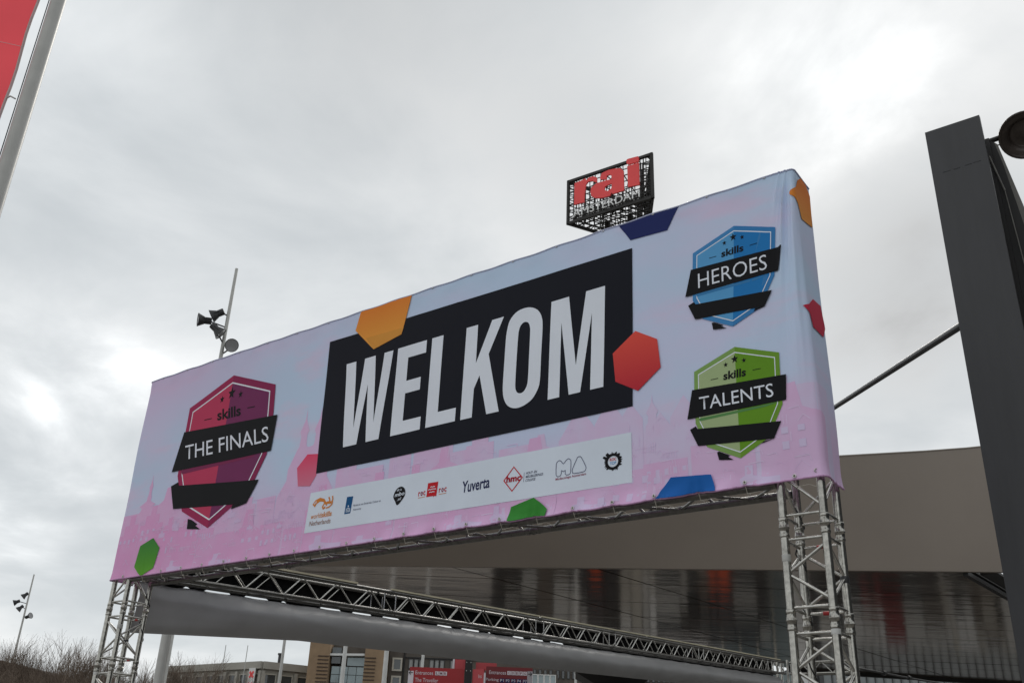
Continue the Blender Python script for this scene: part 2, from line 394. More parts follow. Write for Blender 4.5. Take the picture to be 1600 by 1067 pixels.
for k in range(4):
    xx = 11.0 + k * 0.86
    b = MB(); b.box((xx + 0.43, 48.9, 3.55), (0.78, 0.05, 6.9)); pn = b.build('pane', glass_sky, gl)
    b = MB(); b.box((xx, 48.88, 3.55), (0.07, 0.14, 7.0)); b.build('mullion', frame_pale, gl)
b = MB(); b.box((12.7, 50.6, 3.55), (3.4, 3.0, 7.1)); b.build('wall', clad, gl)
# low entrance pavilion: below the frame, it is what the glossy soffit mirrors
pav = thing('entrance_pavilion', 'low dark glazed pavilion with orange red panels in front of the hall', 'building', (6, 47, 0))
b = MB(); b.box((6.2, 50.2, 2.5), (13.4, 4.0, 5.0)); b.build('wall', steel_dark, pav)
fr_ = random.Random(4)
x = -0.4
while x < 12.9:
    w = fr_.choice((0.35, 0.55, 0.8, 1.2)); z0 = 0.15
    while z0 < 4.7:
        h = min(fr_.choice((0.6, 1.0, 1.5, 2.2)), 4.8 - z0)
        m = fr_.choice((glass_dark, steel_black, steel_dark, glass_dark, brick_dark, pole_grey))
        if 5.2 < x < 7.6 : m = fr_.choice((pole_grey, concrete, pole_white, frame_pale))
        if (10.2 < x < 10.9 or 11.5 < x < 12.2) and z0 < 2.2: m = orange_m
        if (3.9 < x < 4.3) and z0 < 1.5: m = orange_m
        b = MB(); b.box((x + w / 2, 48.1 + fr_.uniform(-.03, .03), z0 + h / 2), (min(w, .55 if m is orange_m else 9) - 0.06, 0.12, h - 0.05)); b.build('facade_panel', m, pav); z0 += h
    x += w
x = 15.8
while x < 29.0:
    w = fr_.choice((0.3, 0.45, 0.7, 1.0)); z0 = 0.1
    while z0 < 4.6:
        h = min(fr_.choice((0.8, 1.4, 2.2)), 4.7 - z0)
        m = fr_.choice((steel_black, steel_black, glass_dark, brick_dark, steel_dark, pole_grey, concrete)) if z0 < 2.4 else fr_.choice((pole_grey, concrete, pole_white, brick_dark, frame_pale, pole_white))
        if 17.9 < x < 19.3 and 0.8 < z0 < 2.6: m = way_red_d
        b = MB(); b.box((x + w / 2, hy - 0.12 + fr_.uniform(-.02, .02), z0 + h / 2), (w - 0.05, 0.12, h - 0.05)); b.build('door_panel', m, hall); z0 += h
    x += w

# ------------------------------------------------------------------ truss portal
portal = thing('truss_portal', 'aluminium box truss portal on lattice towers that carries the welcome banner', 'truss', (OL.x + 2, OL.y - 1, 0))
R_T, R_B, CW = 0.0245, 0.0092, 0.24
def tube_part(name, p0, p1, r, m=alu, n=12, parent=None):
    b = MB(); b.tube(p0, p1, r, n=n); return b.build(name, m, parent or portal)
def zigzag(pa, pb, qa, qb, npan, single=True, mb=None, first=0, m=None):
    """diagonals between chord pa-pb and chord qa-qb"""
    for i in range(npan):
        t0, t1 = i / npan, (i + 1) / npan
        a, c = ((pa + (pb - pa) * t0), (qa + (qb - qa) * t1)) if (i + first) % 2 == 0 else ((qa + (qb - qa) * t0), (pa + (pb - pa) * t1))
        e = (c - a).normalized() * R_T
        if mb is not None: mb.tube(a + e, c - e, R_B, n=7, cap=False)
        else: tube_part('brace', a + e, c - e, R_B, m or alu_d, 8)
def coupler(p, ax, m=None):
    b = MB(); ax = ax.normalized(); h = 0.058
    b.lathe([(0.001, -h), (0.0262, -h), (0.0285, -h + 0.006), (0.0285, -h + 0.018), (0.0265, -h + 0.022), (0.0278, -0.004), (0.0315, -0.002), (0.0315, 0.002), (0.0278, 0.004), (0.0265, h - 0.022), (0.0285, h - 0.018), (0.0285, h - 0.006), (0.0262, h), (0.001, h)], p, ax, 14)
    x = ax.orthogonal().normalized(); y = ax.cross(x); rr = (x + y * 0.4).normalized()
    for s in (-0.03, 0.03):
        b.tube(p + ax * s - rr * 0.036, p + ax * s + rr * 0.036, 0.004, n=6)
    return b.build('coupler', m or alu, portal)
def tower(corner, sx, joints, ztop):
    """corner: outer front bottom-of-banner corner; sx: direction along the front towards the span"""
    P = {}
    for a in (0, 1):
        for c in (0, 1):
            q = corner + sx * (0.025 + a * CW) + NB * (0.025 + c * CW)
            P[a, c] = V((q.x, q.y, 0))
            tube_part('tower_leg', (q.x, q.y, 0.02), (q.x, q.y, ztop), R_T, alu, 14)
    zs = [corner.z + j for j in joints]
    for z in zs:
        for q in P.values(): coupler(V((q.x, q.y, z)), UP)
    faces = [((0, 0), (1, 0)), ((1, 0), (1, 1)), ((1, 1), (0, 1)), ((0, 1), (0, 0))]
    at = lambda k, z: V((P[k].x, P[k].y, z))
    lowmb = MB()
    bounds = [ztop - 0.02] + zs + [0.05]
    for si, (zt, zb) in enumerate(zip(bounds, bounds[1:])):
        h = zt - zb
        for fi, (k0, k1) in enumerate(faces):
            hid = zb > corner.z + 0.05 or zt < corner.z - 1.2
            mb = lowmb if hid else None
            if h > 0.35:
                for zr in ((zb + 0.068,) if si == 0 else (zb + 0.068, zt - 0.072)):
                    a, c = at(k0, zr), at(k1, zr); e = (c - a).normalized() * R_T
                    if mb is not None: mb.tube(a + e, c - e, R_B, n=7, cap=False)
                    else: tube_part('rung', a + e, c - e, R_B, alu_d, 8)
                if si == 0:
                    za, zc = zb + 0.10, zt - 0.02
                    npan = max(2, 2 * round((zc - za) / 0.42))
                    zigzag(at(k0, za), at(k0, zc), at(k1, za), at(k1, zc), npan, mb=mb, first=fi % 2)
                else:
                    zigzag(at(k0, zb + 0.10), at(k0, zt - 0.105), at(k1, zb + 0.10), at(k1, zt - 0.105), 2, mb=mb, first=fi % 2)
    stuff(lowmb.build('hidden_braces', alu_d, portal))
    b = MB(); c0 = (P[0, 0] + P[1, 1]) / 2; b.box((c0.x, c0.y, 0.014), (0.5, 0.5, 0.02), A_, NB, UP); b.build('base_plate', alu, portal)
JT = [-0.275 - 0.518 * k for k in range(6)]
tower(CR, -A_, [j for j in JT], CR.z + BH - 0.05)
tower(OL, A_, [j for j in JT], OL.z + BH - 0.05)
# front beam along the foot of the banner and beam at its top
def beam(p0, p1, side, parts=True, npan=26, z0=0.0, top=True):
    """four chord beam from p0 to p1 (axis of the near lower chord), side: horizontal unit vector to the far chords"""
    hid = MB()
    ch = [p0 * 1, p0 + side * CW, p0 + UP * CW, p0 + UP * CW + side * CW]
    dv = p1 - p0
    for c in ch: tube_part('beam_chord', c, c + dv, R_T, alu, 12)
    prs = [(0, 1, parts), (0, 2, parts), (1, 3, parts), (2, 3, False)]
    for i, j, vis in prs:
        zigzag(ch[i], ch[i] + dv, ch[j], ch[j] + dv, npan, mb=None if vis else hid, first=i % 2)
    if hid.v: stuff(hid.build('hidden_braces', alu_d, portal))
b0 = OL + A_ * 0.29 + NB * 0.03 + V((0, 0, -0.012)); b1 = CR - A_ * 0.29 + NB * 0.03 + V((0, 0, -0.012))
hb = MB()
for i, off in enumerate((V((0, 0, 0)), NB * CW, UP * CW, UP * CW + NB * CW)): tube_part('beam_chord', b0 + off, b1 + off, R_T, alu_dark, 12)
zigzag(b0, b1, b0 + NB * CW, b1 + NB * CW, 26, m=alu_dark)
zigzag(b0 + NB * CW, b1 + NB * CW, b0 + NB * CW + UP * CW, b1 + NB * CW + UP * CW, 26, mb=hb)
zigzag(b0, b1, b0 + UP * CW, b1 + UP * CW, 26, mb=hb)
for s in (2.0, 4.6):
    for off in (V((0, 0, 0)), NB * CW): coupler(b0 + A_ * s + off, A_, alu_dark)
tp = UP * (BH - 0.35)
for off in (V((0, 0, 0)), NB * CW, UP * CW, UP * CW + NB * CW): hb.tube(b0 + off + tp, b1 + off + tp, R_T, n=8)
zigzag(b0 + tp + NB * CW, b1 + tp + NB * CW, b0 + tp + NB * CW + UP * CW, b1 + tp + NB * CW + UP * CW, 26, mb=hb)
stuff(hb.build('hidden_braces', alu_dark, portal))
# long side beam
T0 = V((-1.39832, 12.29687, 1.90445 + EYE)); TDIR = V((0.61629, 0.78629, 0.043866)).normalized(); TE = V((0.7863, -0.6163, 0)).normalized()
Tp = lambda s: T0 + TDIR * s
breaks = [-3.42, 0.0, 3.23, 5.30, 8.52, 11.75, 12.6]
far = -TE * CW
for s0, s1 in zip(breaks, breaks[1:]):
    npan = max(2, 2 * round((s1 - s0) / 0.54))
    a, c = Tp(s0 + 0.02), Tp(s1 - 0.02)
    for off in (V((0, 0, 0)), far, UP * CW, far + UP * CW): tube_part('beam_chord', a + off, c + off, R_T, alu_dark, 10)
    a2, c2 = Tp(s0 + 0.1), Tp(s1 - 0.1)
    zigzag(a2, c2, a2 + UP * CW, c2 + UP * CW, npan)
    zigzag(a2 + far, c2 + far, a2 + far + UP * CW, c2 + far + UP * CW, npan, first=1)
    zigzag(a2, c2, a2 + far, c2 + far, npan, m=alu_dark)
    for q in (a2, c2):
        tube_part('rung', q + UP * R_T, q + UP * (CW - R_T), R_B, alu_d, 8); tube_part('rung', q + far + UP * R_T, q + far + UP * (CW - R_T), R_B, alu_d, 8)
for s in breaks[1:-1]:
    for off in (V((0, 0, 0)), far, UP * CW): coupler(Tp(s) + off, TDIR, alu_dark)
# rear tower and the stub of the rear beam
rt = Tp(12.72); hb2 = MB()
for a in (0, 1):
    for c in (0, 1):
        q = rt - TE * (CW * c) + V((NB.x, NB.y, 0)) * (CW * a); tube_part('tower_leg', (q.x, q.y, 0.02), (q.x, q.y, rt.z + 0.3), R_T, alu, 10)
for z in [rt.z - 0.1 - 0.27 * k for k in range(8)]:
    for (a0, c0), (a1, c1) in (((0, 0), (0, 1)), ((0, 0), (1, 0)), ((1, 0), (1, 1)), ((0, 1), (1, 1))):
        q0 = rt - TE * (CW * c0) + NB * (CW * a0); q1 = rt - TE * (CW * c1) + NB * (CW * a1)
        hb2.tube((q0.x, q0.y, z), (q1.x, q1.y, z - 0.25), R_B, n=6)
stuff(hb2.build('tower_braces', alu_d, portal))
rb0 = rt + TE * 0.05 + NB * 0.0; rb1 = rt + TE * 1.5
for off in (V((0, 0, 0)), UP * CW, NB * CW, NB * CW + UP * CW): tube_part('beam_chord', rb0 + off, rb1 + off, R_T, alu, 10)
zigzag(rb0, rb1, rb0 + UP * CW, rb1 + UP * CW, 6)
b = MB(); b.tube(rb1 + NB * 0.12 + UP * 0.12 - UP * (rb1.z + 0.1), rb1 + NB * 0.12 + UP * 0.4, 0.03, n=8); b.build('tower_leg', alu, portal)

# loose cables, tape bands and pins on the towers
tape_m = pm('red_tape', (0.45, 0.03, 0.03), 0.5)
for cn, sx_ in ((CR, -A_), (OL, A_)):
    for a, c, j, kind in ((0, 1, -0.36, 0), (1, 1, -0.72, 0), (1, 0, -0.45, 1), (0, 0, -0.86, 1), (0, 1, -0.55, 1)):
        q = cn + sx_ * (0.025 + a * CW) + NB * (0.025 + c * CW) + UP * j; b = MB()
        if kind: b.lathe([(0.0255, -0.02), (0.0262, -0.018), (0.0262, 0.018), (0.0255, 0.02)], q, UP, 14); b.build('tape_band', (pole_grey, steel_dark, pole_white)[int(abs(j * 100)) % 3], portal)
        else:
            m0 = q + sx_ * (CW / 2) * (1 if a == 0 else -1); b.lathe([(0.0107, -0.022), (0.0116, -0.02), (0.0116, 0.02), (0.0107, 0.022)], V((m0.x, m0.y, cn.z + (-0.275 - .072 if kind == 0 and j > -.5 else -.793 + .068))), sx_, 10); b.build('tape_band', tape_m, portal)
    b = MB(); q = cn + sx_ * 0.265 + NB * 0.265; pts = [q + UP * (0.1 - 0.08 * i) + (A_ * cos(i * 1.7) + NB * sin(i * 1.7)) * (0.031 + 0.006 * sin(i * 2.3)) for i in range(38)]
    b.path(pts, 0.0045, 5); b.build('power_cable', cable_m, portal)

# black cloth behind the side beam
b = MB(); nS = 240
vs = []
for i in range(nS + 1):
    s = -3.3 + 15.8 * i / nS
    for k, z in enumerate((-0.012 if (s + 3.3) % 0.54 > 0.2 and s < 4.5 and (s + 3.3) % 1.9 > 0.5 else -0.05, 0.06, 0.14, 0.22, 0.285)):
        w = 0.012 * sin(i * 1.9 + k) + 0.006 * sin(i * 0.7)
        vs.append(Tp(s) - TE * (CW + 0.035 + w) + UP * z)
b.add(vs, [(i * 5 + k, (i + 1) * 5 + k, (i + 1) * 5 + k + 1, i * 5 + k + 1) for i in range(nS) for k in range(4)], 0, True)
dr = b.build('black_drape', black_cloth); tag(dr, 'black cloth strip stretched along the far face of the long side truss', 'drape')
b = MB()
for s0, s1 in ((-2.0, -0.6), (0.0, 3.2), (3.25, 6.4), (6.45, 9.6), (9.65, 12.3)):
    b.box(Tp((s0 + s1) / 2) + UP * (CW + 0.036) + TE * 0.01, (s1 - s0, 0.03, 0.02), TDIR, TE, UP)
bt = b.build('light_batten', wood_m); tag(bt, 'pale yellowish batten strip lying along the top of the long side truss', 'batten')

# grey cloth valance under the side beam
val = thing('cloth_valance', 'dark grey sagging cloth hanging below the long side truss', 'drape', Tp(-3) * 1)
b = MB(); nS, nK = 320, 16; vs = []
for i in range(nS + 1):
    s = -3.35 + 15.9 * i / nS
    zb = -0.435 - 0.10 * max(0, (-1.2 - s) / 2.1) + 0.03 * max(0, (s - 5) / 7)
    for k in range(nK + 1):
        t = k / nK
        z = -0.03 + (zb + 0.03) * t
        belly = (0.27 * (1 - math.exp(-t / 0.22)) - 0.24 * t * t * t) * min(1, (s + 3.9) / 1.8)
        fold = 0.012 * noise.noise(V((s * 0.9, t * 2.0, 3.1))) + 0.02 * math.exp(-((t - 0.32 - 0.09 * (s + 3)) ** 2) / 0.008) * max(0, 1 - (s + 3.3) / 3.2)
        fold += 0.012 * math.exp(-((t - 0.86 + 0.05 * (s + 3)) ** 2) / 0.004) * max(0, 1 - (s + 3.3) / 2.4)
        fold += 0.010 * cos((s + 3.27) * 2 * pi / 0.55) * (1 - t) ** 2 + 0.006 * noise.noise(V((s * 3.5, t * 5, 8.0)))
        sag = -0.01 * abs(sin((s + 0.4) * pi / 0.55)) * (1 - t)
        vs.append(Tp(s) - TE * (0.27 - belly - fold) + UP * (z + sag * 0.5))
b.add(vs, [(i * (nK + 1) + k, (i + 1) * (nK + 1) + k, (i + 1) * (nK + 1) + k + 1, i * (nK + 1) + k + 1) for i in range(nS) for k in range(nK)], 0, True)
b.build('cloth', grey_cloth, val)
for s in [-3.27 + 0.55 * k for k in range(28)]:
    b = MB(); p = Tp(s) - TE * 0.262 + UP * -0.085
    b.lathe([(0.006, 0.0), (0.006, 0.006), (0.013, 0.006), (0.013, 0.0)], p, TE, 12); b.build('eyelet', eyelet_m, val)
for s in (-3.27,):
    b = MB(); p = Tp(s) - TE * 0.262 + UP * -0.5; b.lathe([(0.006, 0.0), (0.006, 0.006), (0.013, 0.006), (0.013, 0.0)], p, TE, 12); b.build('eyelet', eyelet_m, val)

# ------------------------------------------------------------------ welcome banner
ban = thing('welcome_banner', 'pink and blue printed welcome banner wrapped round the front of the truss portal', 'banner', (OL.x + A_.x * 3.5, OL.y + A_.y * 3.5, OL.z))
EY0, EYS = 0.827, 0.306
def sm(x, a, b):
    t = min(1, max(0, (x - a) / (b - a))); return t * t * (3 - 2 * t)
def B(u, v, off=0.0):
    """point of the banner surface; u runs along the front and round both ends, v is the height above its foot"""
    f = 0.5 - 0.5 * cos(2 * pi * (u - EY0) / EYS)                 # 0 at the eyelets, 1 between them
    right = sm(u, 3.3, 4.2) * (1 - sm(u, 6.75, 6.85))
    hem = max(0.0, 1 - v / 0.11)
    dn = 0.010 * noise.noise(V((u * 0.8, v * 1.1, 0))) * sm(v, 0, 0.3)
    dn += 0.004 * noise.noise(V((u * 2.3 + 9, v * 1.7, 4)))
    dn += hem * hem * (0.046 * f * right + 0.012 * f * (1 - right))
    du_ = ((u - EY0 + EYS / 2) % EYS) - EYS / 2                       # each tie pulls a dimple and a few creases into the foot
    dn += (0.4 + 0.6 * right) * 0.008 * math.exp(-max(v, 0) / 0.07) * math.exp(-(du_ / 0.07) ** 2) * cos(du_ * 100)
    dn += 0.012 * hem * right * noise.noise(V((u * 9, v * 14, 2)))
    dv = -0.012 * u / BW
    if v < 0.12: dv -= (0.022 * f * right + 0.005 * f * (1 - right) - 0.006 * right) * (1 - v / 0.12)
    tf = 0.5 - 0.5 * cos(2 * pi * (u - 0.2) / 0.42)
    dv -= 0.011 * tf * sm(v, BH - 0.1, BH); dn += 0.006 * tf * sm(v, BH - 0.14, BH - 0.02)
    fold = (0.05 * sm(u, 6.6, 6.9) + 0.88 * sm(u, 6.95, 7.03)) * (1 - sm(u, 7.085, 7.12))               # hanging folds by the right corner
    k = sm(v, 0.3, 0.9)
    uu = u + 0.10 * (BH - v) + 0.01 * noise.noise(V((u * 3, v * 2, 5)))
    sk = BW + 0.02 + (u - BW - 0.02) / max(0.25, 0.35 + 0.75 * (BH - v))      # creases fan out from the top corner
    w1 = (0.5 + 0.5 * sin(sk * 2 * pi / 0.11 + 0.4)) ** 2; w2 = (0.5 + 0.5 * sin(sk * 2 * pi / 0.06 + v * 1.1 + 1.2 * noise.noise(V((u * 2, v * 1.5, 6))))) ** 2
    dn += fold * k * (1 - 0.8 * sm(v, 1.9, 2.08)) * (0.026 * w1 + 0.013 * w2)
    z = v + dv
    rad = 0.014
    if u > BW - rad:
        a = (u - (BW - rad)) / rad
        if a < pi / 2:
            nx, ny = sin(a), -cos(a); base = CR + A_ * (-rad + rad * sin(a)) + NB * (rad - rad * cos(a))
        else:
            s = (a - pi / 2) * rad; base = CR + NB * (rad + s); nx, ny = 1, 0
            z += 0.05 * sm(v, 1.7, 2.1) * 0 - 0.01 * sm(s, 0, 0.25)
    elif u < rad:
        a = (rad - u) / rad
        if a < pi / 2:
            nx, ny = -sin(a), -cos(a); base = OL + A_ * (rad - rad * sin(a)) + NB * (rad - rad * cos(a))
        else:
            s = (a - pi / 2) * rad; base = OL + NB * (rad + s); nx, ny = -1, 0
    else:
        nx, ny = 0, -1; base = OL + A_ * u
    nrm = A_ * nx + NB * ny
    return base + nrm * (0.016 + dn + off) + UP * z
def fabric_material():
    m = bpy.data.materials.new('banner_print'); m.use_nodes = True; t = m.node_tree; L = t.links.new
    b = t.nodes['Principled BSDF']; b.inputs['Roughness'].default_value = 0.62; b.inputs['Specular IOR Level'].default_value = 0.25
    uvn = t.nodes.new('ShaderNodeUVMap'); uvn.uv_map = 'print'
    sp = t.nodes.new('ShaderNodeSeparateXYZ'); L(uvn.outputs[0], sp.inputs[0])
    def nz(scale, sx, sy, detail=5, off=0.0):
        mp = t.nodes.new('ShaderNodeMapping'); mp.inputs['Scale'].default_value = (sx, sy, 1); mp.inputs['Location'].default_value = (off, off * 0.7, 0); L(uvn.outputs[0], mp.inputs[0])
        n = t.nodes.new('ShaderNodeTexNoise'); n.inputs['Scale'].default_value = scale; n.inputs['Detail'].default_value = detail; L(mp.outputs[0], n.inputs['Vector']); return n.outputs['Fac']
    def mr(s, a, c, lo=0.0, hi=1.0):
        n = t.nodes.new('ShaderNodeMapRange'); n.interpolation_type = 'SMOOTHSTEP'; L(s, n.inputs[0]); n.inputs[1].default_value = a; n.inputs[2].default_value = c; n.inputs[3].default_value = lo; n.inputs[4].default_value = hi; return n.outputs[0]
    def mth(op, a, c):
        n = t.nodes.new('ShaderNodeMath'); n.operation = op
        for i, v in enumerate((a, c)):
            if isinstance(v, (int, float)): n.inputs[i].default_value = v
            else: L(v, n.inputs[i])
        return n.outputs[0]
    def mix(f, c0, c1):
        n = t.nodes.new('ShaderNodeMix'); n.data_type = 'RGBA'; L(f, n.inputs[0])
        for i, c in ((6, c0), (7, c1)):
            if isinstance(c, tuple): n.inputs[i].default_value = (*c, 1)
            else: L(c, n.inputs[i])
        return n.outputs[2]
    n1 = nz(1.0, 0.55, 1.1, 5); n2 = nz(1.0, 0.9, 2.6, 7, 3.3)
    skyc = mix(mr(n1, 0.42, 0.66), (0.60, 0.75, 0.96), (0.70, 0.70, 0.93))          # pale blue drifting into lilac
    skyc = mix(mth('MULTIPLY', mr(n2, 0.54, 0.72), 0.55), skyc, (0.84, 0.62, 0.84))         # pinkish brush marks
    lf = mth('MULTIPLY', mr(sp.outputs[0], 2.6, 0.2), mr(sp.outputs[1], 1.2, 2.0)); skyc = mix(mth('MULTIPLY', lf, 0.7), skyc, (0.78, 0.57, 0.84))
    low = mth('ADD', sp.outputs[1], mth('MULTIPLY', mth('SUBTRACT', n1, 0.5), 0.5))
    pinkc = mix(mr(sp.outputs[0], 2.0, 6.2), (0.86, 0.46, 0.76), (0.82, 0.60, 0.86))
    c = mix(mr(low, 0.75, 0.12), skyc, pinkc)
    L(c, b.inputs['Base Color'])
    wv = nz(1.0, 14, 5, 4, 1.0); bp = t.nodes.new('ShaderNodeBump'); bp.inputs['Strength'].default_value = 0.10; bp.inputs['Distance'].default_value = 0.01; L(wv, bp.inputs['Height']); L(bp.outputs[0], b.inputs['Normal'])
    return m
fabm = fabric_material()
# the cloth itself: one sheet round the front and both ends
UF = 0.0125
us = [UF * i for i in range(-20, int(6.9 / UF))]
us += [us[-1] + UF / 3 * (i + 1) for i in range(int((BW + TD - 0.026 - us[-1]) / (UF / 3)))]
vsl = [0.0, 0.006, 0.014, 0.024, 0.036, 0.05, 0.065, 0.08, 0.095, 0.11, 0.13]
while vsl[-1] < BH - 0.05: vsl.append(vsl[-1] + 0.04)
vsl[-1] = BH - 0.03; vsl += [BH - 0.012, BH]
me = bpy.data.meshes.new('cloth'); nv = len(vsl)
me.from_pydata([B(u, v) for u in us for v in vsl], [], [(i * nv + k, (i + 1) * nv + k, (i + 1) * nv + k + 1, i * nv + k + 1) for i in range(len(us) - 1) for k in range(nv - 1)])
uvl = me.uv_layers.new(name='print')
for p in me.polygons:
    p.use_smooth = True
    for li in p.loop_indices:
        vi = me.loops[li].vertex_index; uvl.data[li].uv = (us[vi // nv], vsl[vi % nv])
me.materials.append(fabm); link('cloth', me, ban)
# hem roll along the foot and the top
b = MB()
hp = [B(u, 0.0, 0.0) for u in us]
b.path(hp, 0.006, 6); b.build('hem', pm('hem_pink', (0.58, 0.33, 0.55), 0.6), ban)
b = MB(); hp = [B(u, BH, 0.0) + UP * 0.002 for u in us]; b.path(hp, 0.007, 6); b.build('hem', pm('hem_blue', (0.52, 0.55, 0.74), 0.6), ban)

def decal(name, vf, off, m, parent=ban, grid=0.10, smooth=True):
    """flat print laid on the cloth, cut fine enough to follow its folds"""
    bm = bmesh.new()
    vs = [bm.verts.new((p[0], p[1], p[2] if len(p) > 2 else 0)) for p in vf[0]]
    for f in vf[1]:
        try: bm.faces.new([vs[i] for i in f])
        except ValueError: pass
    xs = [p[0] for p in vf[0]]; ys = [p[1] for p in vf[0]]
    if grid:
        hemmed = min(ys) < 0.12; corner = max(xs) > 6.95; city = name == 'skyline_print'
        cutx = [k * grid for k in range(math.ceil(min(xs) / grid), math.ceil(max(xs) / grid))]
        if city: cutx = [x for i, x in enumerate(us) if i % 3 == 0 or x > 6.95 and i % 2 == 0]
        elif hemmed or corner: cutx = us
        cuty = [0.2037 + 0.12 * q for q in range(16)] + [BH - 0.03]
        if hemmed: cuty = [0.014, 0.036, 0.065, 0.09, 0.11] + cuty
        if (corner or hemmed) and not city: cuty = vsl
        for no, cuts_, lo, hi in (((1, 0, 0), cutx, min(xs), max(xs)), ((0, 1, 0), cuty, min(ys), max(ys))):
            for c_ in cuts_:
                if lo < c_ < hi: bmesh.ops.bisect_plane(bm, geom=bm.verts[:] + bm.edges[:] + bm.faces[:], plane_co=(c_, c_, 0), plane_no=no)
    for v in bm.verts: v.co = B(min(v.co.x, BW + TD - 0.028), min(max(v.co.y, 0.0), BH), off + v.co.z)
    me = bpy.data.meshes.new(name); bm.to_mesh(me); bm.free()
    for p in me.polygons: p.use_smooth = True
    me.materials.append(m); return link(name, me, parent)
def ink(name, rgb, var=0.04): return pm('ink_' + name, rgb, 0.65, 0, var, 2, spec=0.15)
def ink_grad(name, c0, c1, z0, z1, ax=None):
    """print that fades from one ink to another across the shape (a printed gradient)"""
    m = ink(name, c0); t = m.node_tree; b = t.nodes['Principled BSDF']
    g_ = t.nodes.new('ShaderNodeTexCoord'); s = t.nodes.new('ShaderNodeSeparateXYZ'); t.links.new(g_.outputs['Generated'], s.inputs[0])
    r = t.nodes.new('ShaderNodeMix'); r.data_type = 'RGBA'; t.links.new(s.outputs[2], r.inputs[0])
    r.inputs[6].default_value = (*c0, 1); r.inputs[7].default_value = (*c1, 1); t.links.new(r.outputs[2], b.inputs['Base Color']); return m
i_white = ink('white', (0.86, 0.90, 0.985)); i_black = ink('black', (0.0095, 0.0105, 0.018)); i_dark = ink('anthracite', (0.009, 0.009, 0.011))
i_navy = ink('navy', (0.015, 0.02, 0.09)); i_pnl = ink('panel_white', (0.80, 0.87, 0.98)); i_orange = ink('logo_orange', (0.72, 0.25, 0.05)); i_gov = ink('logo_blue', (0.01, 0.10, 0.27))
i_red = ink('logo_red', (0.62, 0.02, 0.03)); i_wine = ink('logo_wine', (0.30, 0.01, 0.06)); i_sky = ink('logo_sky', (0.12, 0.35, 0.65)); i_grey = ink('logo_grey', (0.16, 0.17, 0.26)); i_ltxt = ink('logo_text', (0.06, 0.07, 0.13))
# printed city: rows of gabled houses, towers and fine line work
def ink_lr(name, c0, c1):
    m = ink(name, c0); t = m.node_tree; b_ = t.nodes['Principled BSDF']
    g_ = t.nodes.new('ShaderNodeTexCoord'); s_ = t.nodes.new('ShaderNodeSeparateXYZ'); t.links.new(g_.outputs['Generated'], s_.inputs[0])
    n_ = t.nodes.new('ShaderNodeTexNoise'); n_.inputs['Scale'].default_value = 5.0; n_.inputs['Detail'].default_value = 6; t.links.new(g_.outputs['Object'], n_.inputs['Vector'])
    ad = t.nodes.new('ShaderNodeMath'); ad.operation = 'MULTIPLY_ADD'; t.links.new(n_.outputs['Fac'], ad.inputs[0]); ad.inputs[1].default_value = 1.1; 
    ad2 = t.nodes.new('ShaderNodeMath'); ad2.operation = 'ADD'; t.links.new(s_.outputs[0], ad2.inputs[0]); ad2.inputs[1].default_value = -0.55; t.links.new(ad2.outputs[0], ad.inputs[2])
    r_ = t.nodes.new('ShaderNodeMix'); r_.data_type = 'RGBA'; r_.clamp_factor = True; t.links.new(ad.outputs[0], r_.inputs[0]); r_.inputs[6].default_value = (*c0, 1); r_.inputs[7].default_value = (*c1, 1); t.links.new(r_.outputs[2], b_.inputs['Base Color']); return m
i_city = ink_lr('city_pink', (0.84, 0.41, 0.71), (0.80, 0.56, 0.82)); i_city2 = ink_lr('city_rose', (0.83, 0.50, 0.78), (0.75, 0.66, 0.89)); i_line = ink_lr('city_lilac', (0.78, 0.56, 0.84), (0.76, 0.64, 0.89)); i_pale = ink('city_pale', (0.86, 0.68, 0.92), 0.05)
cr = random.Random(11)
def gable(x, w, h, kind):
    if kind == 0: top = [(x + w, h), (x + w * .5, h + w * .7), (x, h)]
    elif kind == 1: top = [(x + w, h), (x + w * .8, h), (x + w * .8, h + w * .25), (x + w * .62, h + w * .25), (x + w * .62, h + w * .5), (x + w * .38, h + w * .5), (x + w * .38, h + w * .25), (x + w * .2, h + w * .25), (x + w * .2, h), (x, h)]
    elif kind == 2: top = [(x + w, h), (x + w * .7, h + w * .15), (x + w * .62, h + w * .55), (x + w * .38, h + w * .55), (x + w * .3, h + w * .15), (x, h)]
    else: top = [(x + w, h), (x, h)]
    return [(x, 0.0), (x + w, 0.0)] + top
def spire(x, w, h0, h1):
    return [(x, 0), (x + w, 0), (x + w, h0), (x + w * .85, h0 + .02), (x + w * .8, h0 + (h1 - h0) * .3), (x + w * .95, h0 + (h1 - h0) * .42), (x + w * .72, h0 + (h1 - h0) * .58), (x + w * .56, h0 + (h1 - h0) * .72), (x + w * .5, h1), (x + w * .44, h0 + (h1 - h0) * .72), (x + w * .28, h0 + (h1 - h0) * .58), (x + w * .05, h0 + (h1 - h0) * .42), (x + w * .2, h0 + (h1 - h0) * .3), (x + w * .15, h0 + .02), (x, h0)]
back = []; front = []; wins = []; pale = []
x = 0.0
while x < 7.05:
    w = cr.uniform(0.16, 0.34)
    h = 0.62 + 0.12 * sin(x * 2.1) + cr.uniform(-0.08, 0.08) - (0.16 if x > 5.8 else 0)
    back.append(poly2(gable(x, w, max(0.15, h), cr.choice((0, 1, 2, 3))))); x += w * cr.uniform(0.8, 1.2)
x = 0.0
